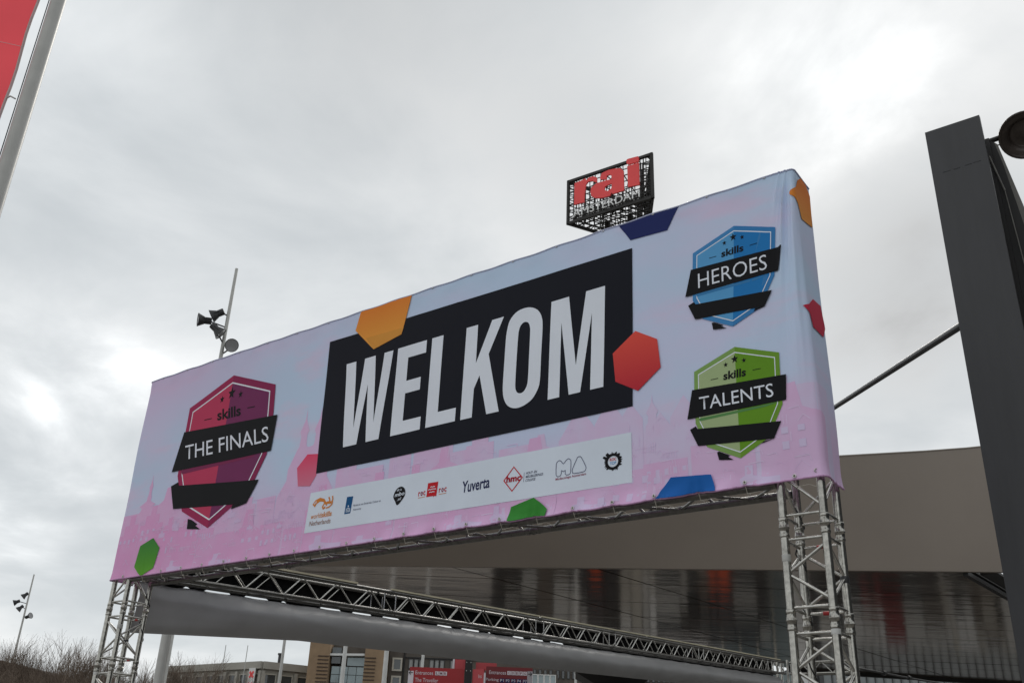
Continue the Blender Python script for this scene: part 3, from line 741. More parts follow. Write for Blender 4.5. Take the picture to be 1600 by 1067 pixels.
while x < 7.0:
    w = cr.uniform(0.2, 0.5); h = 0.36 + 0.1 * sin(x * 1.7 + 1) + cr.uniform(-0.07, 0.05)
    front.append(poly2(gable(x, w, max(0.1, h), cr.choice((1, 2, 3, 3)))))
    rows = cr.choice((1, 2, 3))
    if cr.random() < 0.75:
        cw = w / cr.choice((4, 5, 6)); yy = h - 0.05
        for r_ in range(rows):
            xx = x + cw * 0.4
            while xx < x + w - cw * 0.6:
                hh = cr.uniform(0.025, 0.06)
                if cr.random() < 0.85: wins.append(poly2([(xx, yy - hh), (xx + cw * .42, yy - hh), (xx + cw * .42, yy), (xx, yy)]))
                xx += cw
            yy -= cr.uniform(0.07, 0.1)
    x += w * cr.uniform(0.85, 1.1)
for x_, w_, a_, c_ in ((2.53, 0.13, 0.92, 1.29), (2.72, 0.13, 0.92, 1.27), (0.36, 0.07, 0.78, 1.02), (0.24, 0.30, 0.62, 0.80), (5.98, 0.1, 0.5, 0.72)): back.append(poly2(spire(x_, w_, a_, c_)))
back.append(poly2([(2.44, 0), (2.95, 0), (2.95, 0.75), (2.84, 0.92), (2.53, 0.92), (2.44, 0.75)]))
for k in range(420):                                                      # loose lilac strokes over the houses
    x0 = cr.uniform(0.1, 7.0); y0 = cr.uniform(0.04, 0.58) * (1.0 if x0 < 5.5 else .9); l = cr.uniform(0.02, 0.10)
    c_ = cr.random()
    if c_ < 0.35: pts = [(x0, y0), (x0 + l, y0 + cr.uniform(-0.008, 0.008)), (x0 + l * 1.1, y0 - cr.uniform(0.0, 0.04))]
    elif c_ < 0.7: pts = [(x0, y0), (x0 + cr.uniform(-0.005, 0.005), y0 + l * 0.7)]
    elif c_ < 0.85: pts = [(x0, y0), (x0 + l * .5, y0 + l * .45), (x0 + l, y0)]
    else: pts = [(x0 + .018 * cos(q), y0 + .024 * sin(q)) for q in (0.3, 1.2, 2.1, 3.0, 3.9)]
    pale.append(stroke2(pts, cr.uniform(0.002, 0.006)))
for k in range(60):                                                       # window grids drawn in fine line
    x0 = cr.uniform(0.3, 6.9); y0 = cr.uniform(0.12, 0.5); nn_ = cr.randint(3, 7); dx_ = cr.uniform(.014, .022); hh = cr.uniform(.03, .07)
    for q in range(nn_): pale.append(stroke2([(x0 + q * dx_, y0), (x0 + q * dx_, y0 + hh)], 0.004))
    if cr.random() < .6: pale.append(stroke2([(x0 - .006, y0 + hh), (x0 + nn_ * dx_, y0 + hh)], 0.003))
# broad cut-out quays, bridges and boats near the foot
for x0 in (1.55, 2.86, 3.35, 4.35, 4.72, 5.42, 6.62, 0.92):
    h = cr.uniform(.06, .13); w = cr.uniform(.07, .12)
    wins.append(poly2([(x0, 0.0), (x0 + w * 3.1, 0.0), (x0 + w * 3.1, h * .32), (x0 + w * 2.2, h * .35), (x0 + w * 1.5, h * .42), (x0 + w, h * .5), (x0 + w, h), (x0 + w * .35, h), (x0 + w * .3, h * .5), (x0 - w * .2, h * .38)]))
for k in range(22):
    x0 = cr.uniform(0.2, 6.8); y0 = cr.uniform(0.10, 0.42); w = cr.uniform(0.03, 0.10); h = cr.uniform(0.02, 0.05)
    wins.append(poly2([(x0, y0), (x0 + w, y0 + 0.003), (x0 + w, y0 + h), (x0 + w * .6, y0 + h), (x0 + w * .6, y0 + h * 1.5), (x0 + w * .3, y0 + h * 1.5), (x0 + w * .3, y0 + h), (x0, y0 + h)]))
stuff(decal('skyline_print', merge2(*back), 0.0012, i_city2))
stuff(decal('skyline_print', merge2(*front), 0.0020, i_city))
stuff(decal('skyline_print', merge2(*wins), 0.0028, i_line, grid=0.3))
stuff(decal('skyline_print', merge2(*pale), 0.0034, i_pale, grid=0.3))
# coloured hexagons
decal('pink_hexagon', poly2([(2.673, .85), (2.807, .832), (2.82, .64), (2.757, .555), (2.604, .575), (2.559, .744)]), 0.004, ink_grad('rose', (0.74, 0.22, 0.33), (0.86, 0.07, 0.17), 0, 1))
decal('lettering_panel', poly2([(2.775, 1.893), (5.905, 1.872), (5.885, .66), (2.815, .655)]), 0.0048, i_black)
LET = {
 'W': [(3.028, 1.617), (3.146, 1.617), (3.213, .991), (3.253, 1.618), (3.381, 1.618), (3.444, .999), (3.486, 1.618), (3.589, 1.617), (3.521, .84), (3.377, .838), (3.324, 1.367), (3.271, .837), (3.114, .837)],
 'E': [(3.644, 1.619), (3.967, 1.619), (3.967, 1.507), (3.771, 1.507), (3.773, 1.298), (3.931, 1.3), (3.931, 1.19), (3.772, 1.188), (3.772, .951), (3.965, .952), (3.965, .844), (3.648, .842)],
 'L': [(4.025, 1.619), (4.145, 1.619), (4.143, .955), (4.328, .955), (4.326, .845), (4.023, .845)],
 'K': [(4.385, 1.622), (4.501, 1.622), (4.502, 1.288), (4.642, 1.626), (4.757, 1.626), (4.625, 1.34), (4.749, .843), (4.632, .843), (4.546, 1.177), (4.497, 1.076), (4.492, .843), (4.379, .843)],
 'M': [(5.207, 1.628), (5.366, 1.628), (5.428, 1.064), (5.516, 1.63), (5.677, 1.63), (5.656, .849), (5.548, .849), (5.565, 1.442), (5.465, .849), (5.369, .849), (5.301, 1.432), (5.288, .847), (5.188, .847)]}
oo = [(4.787, 1.40), (4.792, 1.478), (4.815, 1.571), (4.874, 1.63), (4.956, 1.646), (5.03, 1.63), (5.09, 1.585), (5.122, 1.52), (5.131, 1.44), (5.124, 1.23), (5.117, 1.022), (5.099, .947), (5.05, .88), (4.974, .843), (4.895, .839), (4.83, .872), (4.793, .935), (4.779, 1.02), (4.783, 1.21)]
oi = [(4.904, 1.40), (4.909, 1.465), (4.928, 1.51), (4.961, 1.526), (4.995, 1.512), (5.012, 1.475), (5.017, 1.42), (5.014, 1.22), (5.009, 1.04), (4.995, .982), (4.965, .95), (4.928, .95), (4.903, .977), (4.895, 1.03), (4.899, 1.22)]
for k, p in LET.items(): decal('letter', poly2(p), 0.0064, i_white)
decal('letter', ring2(resample(catmull(oo), 80), resample(catmull(oi), 80)), 0.0064, i_white)
decal('orange_hexagon', poly2([(3.14, BH - .004), (3.756, BH - .004), (3.667, 1.747), (3.346, 1.684), (3.094, 1.926)]), 0.0066, ink_grad('orange', (0.92, 0.42, 0.07), (0.88, 0.26, 0.04), 0, 1))
decal('orange_hexagon_flap', poly2([(3.238, 1.817), (3.686, 1.805), (3.667, 1.747), (3.346, 1.684)]), 0.0076, ink('orange_flap', (0.78, 0.34, 0.06)))
decal('red_hexagon', poly2([(5.916, 1.21), (6.083, 1.107), (6.105, .894), (5.929, .761), (5.754, .865), (5.734, 1.081)]), 0.0068, ink_grad('red', (0.56, 0.03, 0.05), (0.86, 0.10, 0.07), 0, 1))
decal('navy_hexagon', poly2([(5.80, BH - .004), (6.285, BH - .004), (6.188, 1.93), (5.892, 1.942)]), 0.004, ink('hex_navy', (0.02, 0.03, 0.14)))
decal('blue_hexagon', poly2([(6.155, .126), (6.429, .105), (6.47, 0.0), (6.04, 0.0)]), 0.014, ink('hex_blue', (0.012, 0.13, 0.46)))
decal('green_hexagon', poly2([(4.904, .099), (5.096, .139), (5.218, .047), (5.215, .0), (4.886, .0)]), 0.014, ink('hex_green', (0.045, 0.27, 0.04)))
decal('green_hexagon', poly2([(.615, .346), (.745, .24), (.699, .055), (.54, .0), (.5, .0), (.384, .092), (.423, .288)]), 0.008, ink_grad('green', (0.13, 0.42, 0.03), (0.05, 0.25, 0.05), 0, 1))
decal('orange_hexagon', poly2([(7.142, 2.04), (7.205, BH - .004), (7.30, BH - .004), (7.362, 2.04), (7.345, 1.784), (7.157, 1.744), (7.085, 1.904)]), 0.005, ink_grad('orange_side', (0.85, 0.33, 0.06), (0.80, 0.20, 0.03), 0, 1))
decal('red_hexagon', poly2([(7.2, 1.178), (7.335, 1.195), (7.372, 1.049), (7.313, .964), (7.144, .957), (7.094, 1.086)]), 0.005, ink('hex_wine', (0.62, 0.035, 0.08)))
# skills emblems
def lerp2(c, p, k): return (c[0] + (p[0] - c[0]) * k, c[1] + (p[1] - c[1]) * k)
def star(c, r, sk=1.15): return [(c[0] + (r if i % 2 == 0 else r * .42) * sin(pi * i / 5), c[1] + sk * (r if i % 2 == 0 else r * .42) * cos(pi * i / 5)) for i in range(10)]
def emblem(E, word, cl, cr_, bl, br_, shadow, sr, toff):
    o = E['outer']; top = E['mid'][0]; tip = E['mid'][1]; c = ((top[0] + tip[0]) / 2, (top[1] + tip[1]) / 2)
    it = o.index(tip); L_ = [top] + o[it:][0:]; R_ = o[:it + 1]
    L_ = [o[0]] + o[it:]
    em = decal('emblem_shield', poly2(L_), 0.0048, ink(word + '_rim_l', bl)); decal('shield_rim', poly2(R_), 0.0048, ink(word + '_rim_r', br_), em)
    k1, k2 = 0.905, 0.885
    ring = ring2([lerp2(c, p, k1) for p in o], [lerp2(c, p, k2) for p in o]); decal('white_outline', ring, 0.0058, i_white, em)
    decal('shield_half', poly2([lerp2(c, p, k2) for p in L_]), 0.0056, ink(word + '_half_l', cl), em); decal('shield_half', poly2([lerp2(c, p, k2) for p in R_]), 0.0056, ink(word + '_half_r', cr_), em)
    decal('ribbon_shadow', poly2(E['shadow']), 0.0062, ink(word + '_shade', shadow), em)
    decal('ribbon_tail', poly2(E['tail']), 0.0066, i_dark, em); decal('ribbon_tail', poly2(E['fold']), 0.0066, i_dark, em); decal('ribbon_tail', poly2(E['fold2']), 0.0066, i_dark, em)
    decal('ribbon', poly2(E['rib1']), 0.0078, i_dark, em); decal('ribbon', poly2(E['rib2']), 0.0078, i_dark, em)
    t = E['text']; decal('ribbon_lettering', fit_text(word, t[0], t[1], t[2], toff), 0.0094, i_white, em, grid=0.2)
    s = E['skills']; decal('small_lettering', fit_text('skills', s[0], s[1], s[2], 0.028), 0.0070, i_dark, em, grid=0.2)
    h = sr * 0.16
    for d in (E['d1'], E['d2']): decal('dash', stroke2(d, h), 0.0070, i_dark, em, grid=0)
    for p, r in zip(E['st'], (sr, sr * .62, sr * .62)): decal('star', poly2(star(p, r)), 0.0070, i_dark, em, grid=0)
FIN = {'outer': [(1.435, 1.86), (2.096, 1.624), (2.123, 1.318), (2.118, .94), (1.943, .624), (1.428, .351), (.985, .561), (.815, .933), (.80, 1.379), (.796, 1.641)], 'mid': [(1.435, 1.86), (1.428, .351)], 'rib1': [(.784, 1.387), (2.186, 1.308), (2.173, .966), (.707, .986)], 'rib2': [(.741, .839), (2.061, .715), (1.933, .516), (.844, .601)], 'tail': [(1.103, .475), (1.159, .461), (1.264, .408), (1.239, .394), (1.317, .353), (1.117, .376)], 'fold': [(.741, .839), (.848, .865), (.872, .823)], 'fold2': [(1.725, .488), (1.933, .516), (1.736, .53)], 'shadow': [(.885, .938), (1.93, .95), (1.946, .968), (.849, .984)], 'text': [(.893, 1.08), (2.122, 1.062), (.85, 1.235)], 'skills': [(1.289, 1.416), (1.648, 1.402), (1.259, 1.531)], 'd1': [(1.079, 1.462), (1.195, 1.457)], 'd2': [(1.732, 1.461), (1.84, 1.455)], 'st': [(1.448, 1.671), (1.309, 1.634), (1.591, 1.629)]}
HER = {'outer': [(6.685, 1.799), (6.967, 1.696), (6.953, 1.555), (6.932, 1.349), (6.819, 1.147), (6.63, 1.063), (6.422, 1.172), (6.355, 1.327), (6.366, 1.564), (6.374, 1.684)], 'mid': [(6.685, 1.799), (6.63, 1.063)], 'rib1': [(6.354, 1.561), (7.003, 1.541), (6.961, 1.375), (6.303, 1.367)], 'rib2': [(6.321, 1.297), (6.909, 1.248), (6.851, 1.148), (6.368, 1.182)], 'tail': [(6.485, 1.125), (6.502, 1.125), (6.567, 1.088), (6.55, 1.084), (6.588, 1.061), (6.494, 1.074)], 'fold': [(6.321, 1.297), (6.364, 1.314), (6.376, 1.293)], 'fold2': [(6.777, 1.132), (6.851, 1.148), (6.787, 1.151)], 'shadow': [(6.387, 1.348), (6.802, 1.35), (6.884, 1.365), (6.384, 1.368)], 'text': [(6.402, 1.405), (6.89, 1.405), (6.405, 1.515)], 'skills': [(6.58, 1.587), (6.739, 1.587), (6.584, 1.641)], 'd1': [(6.492, 1.609), (6.545, 1.608)], 'd2': [(6.785, 1.615), (6.837, 1.616)], 'st': [(6.674, 1.714), (6.609, 1.69), (6.737, 1.694)]}
TAL = {'outer': [(6.633, .916), (6.92, .81), (6.916, .662), (6.917, .469), (6.818, .277), (6.626, .177), (6.411, .284), (6.341, .45), (6.34, .614), (6.345, .806)], 'mid': [(6.633, .916), (6.626, .177)], 'rib1': [(6.327, .681), (6.954, .655), (6.942, .491), (6.286, .488)], 'rib2': [(6.301, .417), (6.901, .363), (6.847, .263), (6.352, .3)], 'tail': [(6.476, .238), (6.489, .242), (6.562, .205), (6.546, .199), (6.58, .175), (6.486, .188)], 'fold': [(6.301, .417), (6.342, .432), (6.353, .412)], 'fold2': [(6.763, .245), (6.847, .263), (6.779, .257)], 'shadow': [(6.37, .461), (6.811, .473), (6.896, .488), (6.367, .480)], 'text': [(6.374, .533), (6.867, .526), (6.374, .622)], 'skills': [(6.545, .703), (6.697, .7), (6.549, .76)], 'd1': [(6.46, .725), (6.511, .725)], 'd2': [(6.743, .73), (6.796, .729)], 'st': [(6.629, .831), (6.567, .806), (6.69, .809)]}
emblem(FIN, 'THE FINALS', (0.58, 0.055, 0.13), (0.21, 0.035, 0.125), (0.40, 0.03, 0.11), (0.30, 0.025, 0.10), (0.24, 0.03, 0.10), 0.058, 0.0)
emblem(HER, 'HEROES', (0.115, 0.39, 0.72), (0.02, 0.215, 0.56), (0.07, 0.28, 0.60), (0.05, 0.235, 0.54), (0.05, 0.23, 0.5), 0.026, -0.006)
emblem(TAL, 'TALENTS', (0.42, 0.53, 0.27), (0.15, 0.34, 0.022), (0.25, 0.42, 0.12), (0.18, 0.36, 0.04), (0.11, 0.28, 0.09), 0.026, 0.0)
# sponsor panel
pnl = decal('sponsor_panel', poly2([(2.783, .492), (5.872, .48), (5.871, .138), (2.759, .152)]), 0.0042, i_pnl)
def lg(name, vf, m, off=0.006): return decal(name, vf, off, m, pnl, grid=0.25)
lg('logo', merge2(stroke2([(2.84, .372), (2.865, .402), (2.91, .417), (2.955, .407), (2.985, .378), (3.0, .355)], [.042, .04, .034, .026, .016, .01]), stroke2([(2.985, .345), (2.96, .335), (2.95, .35), (2.965, .375), (3.01, .38), (3.055, .375)], [.016, .018, .016, .014, .022, .02]), stroke2([(3.03, .385), (3.025, .41), (3.012, .425)], .014), stroke2([(3.06, .38), (3.064, .405), (3.056, .43)], .014), stroke2([(2.995, .335), (3.03, .34), (3.06, .36), (3.065, .38)], .012)), i_orange)
lg('logo', fit_text('50', (2.846, .378), (2.875, .396), (2.84, .395), .02), i_pnl, .0072)
lg('logo_lettering', fit_text('world', (2.82, .262), (2.94, .262), (2.825, .305)), i_orange); lg('logo_lettering', fit_text('skills', (2.945, .262), (3.068, .262), (2.95, .305), .02), i_orange)
lg('logo_lettering', fit_text('Netherlands', (2.812, .205), (3.063, .203), (2.817, .245)), ink('logo_brown', (0.30, 0.13, 0.08)))
gv = lg('logo', poly2([(3.229, .396), (3.3, .394), (3.283, .257), (3.216, .257)]), i_gov)
lg('logo', merge2(*[stroke2([(3.243, .27 + .014 * k), (3.255, .276 + .014 * k), (3.268, .27 + .014 * k)], .006) for k in range(3)], poly2(circ(3.256, .318, .007, n=8)), stroke2([(3.236, .268), (3.236, .3)], .006), stroke2([(3.274, .268), (3.275, .3)], .006)), i_pnl, .0072)
lg('logo_lettering', fit_text('Ministerie van Onderwijs, Cultuur en', (3.312, .302), (3.61, .304), (3.312, .324)), i_ltxt); lg('logo_lettering', fit_text('Wetenschap', (3.312, .268), (3.402, .270), (3.312, .288)), i_ltxt)
lg('logo', poly2(catmull([(3.743, .326), (3.751, .361), (3.776, .391), (3.811, .402), (3.84, .394), (3.862, .37), (3.866, .333), (3.846, .3), (3.794, .256), (3.764, .293)], 3)), i_dark)
lg('logo_lettering', fit_text('dit is', (3.775, .368), (3.825, .37), (3.779, .386), .01), i_pnl, .0072); lg('logo_lettering', fit_text('mbo', (3.758, .325), (3.858, .33), (3.764, .356), .02), i_pnl, .0072); lg('logo_lettering', fit_text('.nl', (3.787, .290), (3.825, .295), (3.79, .312), .01), i_pnl, .0072)
for (x0, x1, m) in ((4.006, 4.078, i_red), (4.213, 4.288, i_red)):
    w = (x1 - x0) / 3
    lg('logo_lettering', fit_text('r', (x0, .296), (x0 + w * .8, .296), (x0, .330), .02), m); lg('logo_lettering', fit_text('o', (x0 + w, .296), (x0 + w * 1.9, .297), (x0 + w, .330), .03), i_wine); lg('logo_lettering', fit_text('c', (x0 + 2.1 * w, .297), (x1, .297), (x0 + 2.1 * w, .331), .02), m)
    lg('logo_underline', stroke2([(x0, .284), (x1, .285)], .004), i_orange)
lg('logo', poly2([(4.098, .387), (4.201, .385), (4.192, .275), (4.17, .278), (4.166, .268), (4.16, .279), (4.091, .28)]), i_red)
lg('logo', merge2(*[stroke2([(x0, y), (x0 + .012, y + .004), (x0 + .024, y), (x0 + .036, y + .004), (x1, y)], .006) for x0, x1, y in ((4.125, 4.172, .35), (4.106, 4.185, .331), (4.118, 4.172, .31))]), i_pnl, .0072)
lg('logo_lettering', fit_text('Yuverta', (4.436, .262), (4.695, .268), (4.441, .350), .016), i_navy)
lg('logo', stroke2([(4.908, .39), (4.985, .302), (4.9, .214), (4.825, .3)], .011, True), i_red); lg('logo_lettering', fit_text('hmc', (4.846, .282), (4.972, .280), (4.849, .332), .035), ink('logo_deep_red', (0.45, 0.01, 0.03)), .0068)
lg('logo', stroke2([(5.001, .336), (4.998, .266)], .003), i_grey)
for s, (x0, x1, y) in zip(('HOUT- EN', 'MEUBILERINGS', 'COLLEGE'), ((5.016, 5.109, .318), (5.015, 5.162, .292), (5.013, 5.098, .266))): lg('logo_lettering', fit_text(s, (x0, y), (x1, y), (x0 + .003, y + .018), .012), i_ltxt)
lg('logo', merge2(stroke2(catmull([(5.273, .283), (5.273, .353), (5.286, .372), (5.301, .376), (5.317, .365), (5.332, .347), (5.355, .369), (5.373, .378), (5.388, .369), (5.394, .352), (5.393, .281), (5.386, .266), (5.366, .263), (5.349, .272), (5.349, .3), (5.333, .291), (5.316, .303), (5.317, .28), (5.306, .264), (5.289, .262), (5.278, .269)], 2), .0055, True), stroke2(catmull([(5.408, .299), (5.441, .363), (5.449, .375), (5.464, .378), (5.479, .369), (5.514, .303), (5.515, .282), (5.499, .266), (5.421, .265), (5.408, .276)], 2), .0055, True)), i_grey)
lg('logo_lettering', fit_text('Mediacollege Amsterdam', (5.271, .232), (5.517, .236), (5.271, .254), .008), i_wine)
sp = []
for k in range(72):
    a = 2 * pi * k / 72; r = .060 + (.004 if k % 2 else 0) + cr.choice((0, 0, .006, .012, .0))
    if 24 <= k <= 27: r = .082
    if k in (29, 30, 31): r = .088
    sp.append((5.728 + r * cos(a), .301 + r * 0.92 * sin(a)))
lg('logo', ring2(sp, circ(5.728, .301, .040, .038, n=72)), i_dark)
lg('logo_lettering', fit_text('ROC', (5.703, .305), (5.754, .306), (5.704, .325), .015), i_red); lg('logo_lettering', fit_text('TOP', (5.704, .279), (5.753, .280), (5.704, .299), .015), i_sky)
# eyelets along the foot and top, and cable ties through them
for k in range(-2, 21):
    u = EY0 + EYS * k
    if not 0.05 < u < BW - 0.05: continue
    p = B(u, 0.018, 0.001); b = MB(); b.lathe([(0.006, 0.0), (0.006, 0.004), (0.009, 0.006), (0.013, 0.004), (0.013, 0.0)], p, -NB, 14)
    b.lathe([(0.0001, 0.001), (0.0062, 0.001)], p, -NB, 10, 1); b.build('eyelet', [eyelet_m, steel_black], ban)
    b = MB(); q = OL + A_ * u + NB * 0.03 + UP * -0.02
    b.path([p - NB * 0.006, q + V((0, 0, -0.032)) - NB * 0.02, q + NB * 0.03 + V((0, 0, -0.02)), q + NB * 0.025 + UP * 0.03, p + NB * 0.01], 0.0022, 5)
    a0 = q + V((0, 0, -0.03)) - NB * 0.025; ln = cr.uniform(0.12, 0.19) if u > 2.3 else cr.uniform(0.03, 0.07); dr_ = cr.uniform(-.2, .3)
    b.path([a0, a0 + A_ * ln * .5 + UP * (0.004) - NB * 0.03 * dr_, a0 + A_ * ln - UP * 0.03 * (1 + dr_) - NB * 0.06 * dr_], 0.0019, 5)
    b.build('cable_tie', tie_m, ban)
for k in range(17):
    u = 0.2 + 0.42 * k; p = B(u, BH - 0.004, 0.001); b = MB()
    b.lathe([(0.005, 0.0), (0.005, 0.004), (0.010, 0.004), (0.010, 0.0)], p, (-NB + UP * 0.6), 10); b.path([p, p + UP * 0.014 + NB * 0.01, p + NB * 0.05], 0.003, 5); b.build('eyelet', eyelet_m, ban)
for u_ in (BW - 0.03,):
    p = B(u_, 0.035, 0.001); b = MB(); b.lathe([(0.006, 0.0), (0.006, 0.005), (0.013, 0.005), (0.013, 0.0)], p, (A_ - NB).normalized(), 14); b.build('eyelet', eyelet_m, ban)
p = B(BW + .17, BH - .03, .001); b = MB(); b.lathe([(0.0001, .003), (0.009, .003), (0.012, 0.0)], p, A_, 12); b.build('eyelet', eyelet_m, ban)

# ------------------------------------------------------------------ dark steel column with strut, tie rod and floodlight
cl0 = V((3.40, 6.50, 0)); CWD = 0.425; CTOP = 5.1 + EYE
colm = thing('steel_column', 'tall dark grey open steel column right of the welcome banner', 'column', (cl0.x + .2, cl0.y, 0))
fr = cl0 + A_ * CWD
b = MB(); b.box((cl0 + fr) / 2 + NB * 0.02 + UP * (CTOP / 2), (CWD, 0.04, CTOP), A_, NB, UP); b.build('front_plate', steel_dark, colm)
b = MB(); b.box((cl0 + fr) / 2 + NB * 0.04 + UP * (CTOP - 0.42) - NB * 0.0425 , (0.001, 0.001, 0.001), A_, NB, UP)
for q0, q1, hh in ((-.13, -.07, .004), (-.05, .0, .010), (.04, .09, .004), (.10, .16, .003)): b.box((cl0 + fr) / 2 + A_ * ((q0 + q1) / 2) + UP * (CTOP - 0.43 + .02 * q0), (q1 - q0, 0.006, hh), A_, NB, UP)
b.build('weld_seam', steel_dark, colm)
b = MB(); b.box(cl0 + A_ * 0.03 + NB * 0.17 + UP * (CTOP / 2 - .01), (0.03, 0.26, CTOP - .02), A_, NB, UP); b.box(cl0 + A_ * (CWD - 0.06) + NB * 0.15 + UP * (CTOP / 2 - .01), (0.03, 0.22, CTOP - .02), A_, NB, UP); b.build('web_plate', steel_black, colm)
b = MB(); b.box(cl0 + A_ * (CWD / 2) + NB * 0.32 + UP * (CTOP / 2 - .02), (CWD, 0.03, CTOP - .04), A_, NB, UP); b.build('back_plate', steel_black, colm)
# raking rear leg: a dark gusset and a paler plate that spread from the head of the column
def cpt(a_, dep, z): return cl0 + A_ * a_ + NB * dep + UP * (z + EYE)
b = MB(); b.prism([cpt(.41, .34, 5.07), cpt(.455, .34, 5.02), cpt(.487, .34, 4.78), cpt(.542, .34, 4.17), cpt(.92, .34, -EYE), cpt(.41, .34, -EYE)], NB * 0.03); b.build('gusset', steel_black, colm)
b = MB(); b.prism([cpt(.452, .345, 5.03), cpt(.475, .345, 5.0), cpt(1.40, .345, -EYE), cpt(.90, .345, -EYE), cpt(.540, .345, 4.17), cpt(.485, .345, 4.78)], NB * 0.05); b.build('raking_plate', steel_light, colm)
b = MB(); b.tube(cpt(.405, .27, 4.86), cpt(.462, .30, 4.52), 0.008, n=6); b.tube(cpt(.462, .30, 4.52), cpt(.50, .30, 3.5), 0.005, n=6); b.tube(cpt(.50, .30, 3.5), cpt(.63, .30, 1.0), 0.005, n=6); b.build('edge_bar', steel_light, colm)
rod = MB(); ra = cl0 + A_ * 0.1 + NB * 0.2 + UP * (3.42 + EYE); rbp = V((5.88, 23.5, 7.5 + EYE))
ra = V((3.56, 6.66, 3.42 + EYE)); 
rod.tube(ra, rbp, 0.030, n=14); ro_ = rod.build('tie_rod', lamp_black); tag(ro_, 'dark round tie rod running from the steel column back behind the banner', 'rod')
fl = thing('floodlight', 'round brown floodlight on an arm at the head of the dark steel column', 'floodlight', (4.25, 6.5, 6.7))
fc = V((4.20, 6.42, 5.06 + EYE)); fax = (V((0, 0, EYE)) - fc).normalized(); fax = (fax + V((0.0, -0.1, -0.55))).normalized()
b = MB(); b.lathe([(0.001, -0.16), (0.09, -0.16), (0.12, -0.12), (0.185, -0.02), (0.205, 0.0), (0.205, 0.014), (0.19, 0.014), (0.18, 0.0)], fc, fax, 36); b.build('housing', lamp_brown, fl)
b = MB(); b.lathe([(0.183, 0.002), (0.15, -0.015), (0.12, -0.03), (0.118, -0.05), (0.10, -0.06), (0.06, -0.045), (0.001, -0.04)], fc, fax, 36); b.build('lens', lamp_brown, fl)
b = MB(); b.tube(cl0 + A_ * (CWD - 0.05) + NB * 0.33 + UP * (CTOP - 0.06), fc - fax * 0.16, 0.022, n=10); b.build('arm', steel_black, fl)
b = MB(); pa = cl0 + A_ * (CWD - 0.02) + NB * 0.33 + UP * (CTOP - 0.12); pbb = fc - fax * 0.20 - A_ * 0.12 - UP * 0.02
b.path([pa, (pa + pbb) / 2 - UP * 0.035, pbb], 0.006, 6); b.build('cable', tie_m, fl)
cb = MB(); k0 = V((2.54, 7.0, 1.02 + EYE)); k1 = V((5.2, 9.4, 0.98 + EYE)); 
k0 = CR + V((0, 0, 0)) - A_ * 0.03 + NB * 0.27; k0 = V((k0.x, k0.y, CR.z - 1.02)); k1 = V((6.9, 12.6, 1.45 + EYE))
pts = [k0 + (k1 - k0) * (i / 14) - UP * 0.10 * sin(pi * i / 14) for i in range(15)]
cb.path(pts, 0.006, 6); cb.tube(pts[1], pts[1] + (k1 - k0).normalized() * 0.05, 0.014, n=8); cb.tube(pts[2], pts[2] + (k1 - k0).normalized() * 0.05, 0.014, n=8)
tag(cb.build('cable', cable_m), 'thin black cable with two knots running from the right tower', 'cable')

# ------------------------------------------------------------------ sign tower
sgx = 0; sg = thing('sign_tower', 'tall black lattice sign tower with red letters rising above the banner', 'sign tower', (11, 94, 0))
SL = V((5.95, 95.0, 59.4 + EYE)); SR_ = V((14.9, 88.85, 59.4 + EYE)); e1 = SR_ - SL; SW = e1.length; e1n = e1.normalized()
SB = SL + V((e1.x * .5 - e1.y * .866, e1.x * .866 + e1.y * .5, 0)); SHH = 5.75
cen = (SL + SR_ + SB) / 3
inw = (cen - (SL + SR_) / 2).normalized()
def bar(mb, a, c, w): mb.tube(a, c, w, n=5, cap=False)
for ia, (pa, pc) in enumerate(((SL, SR_), (SR_, SB), (SB, SL))):
    fr_ = MB(); d_ = (pc - pa).normalized(); nn = d_.cross(UP)
    for z in (0, SHH): fr_.box((pa + pc) / 2 + UP * z, ((pc - pa).length + .25, 0.3, 0.32), d_, nn, UP)
    for q in (pa, pc): fr_.box(q + UP * SHH / 2, (0.3, 0.3, SHH + .3), d_, nn, UP)
    fr_.build('frame', sign_black, sg)
    gr = MB(); nx = 15
    for i in range(1, nx): bar(gr, pa + (pc - pa) * i / nx, pa + (pc - pa) * i / nx + UP * SHH, 0.055)
    for k in range(1, 7): bar(gr, pa + UP * SHH * k / 7, pc + UP * SHH * k / 7, 0.06)
    gr.build('grid', sign_black, sg)
    inner = MB(); off = -nn * 0.9 if (cen - pa).dot(-nn) > 0 else nn * 0.9
    for i in range(0, 9):
        q0 = pa + (pc - pa) * (i + .5) / 9 + off
        bar(inner, q0, q0 + UP * SHH, 0.07)
        if i < 8 and i % 2: bar(inner, q0, pa + (pc - pa) * (i + 1.5) / 9 + off + UP * SHH, 0.05)
        bar(inner, q0 + UP * 0.1, q0 - off + UP * 0.1, 0.06); bar(inner, q0 + UP * SHH, q0 - off + UP * SHH, 0.06)
    for k in range(12): bar(inner, pa + UP * SHH * k / 12, pa + off * 1.0 + (pc - pa) * 0.06 + UP * SHH * (k + (1 if k % 2 else 0)) / 12, 0.05)
    for k in (1, 3, 5): bar(inner, pa + d_ * 1.6 + off + UP * SHH * k / 6, pc - d_ * 1.6 + off + UP * SHH * k / 6, 0.07)
    inner.build('inner_lattice', sign_black, sg)
flo = MB()
for k in range(1, 10):
    t_ = k / 10; bar(flo, SL + (SB - SL) * t_, SR_ + (SB - SR_) * t_, 0.09); bar(flo, SL + (SR_ - SL) * t_, SB + (SR_ - SB) * t_, 0.07)
for k in range(1, 5):
    t_ = k / 5; bar(flo, SL + (SR_ - SL) * t_ + UP * SHH, SB + UP * SHH, 0.08)
stuff(flo.build('floor_lattice', sign_black, sg))
mast = MB(); mleg = []
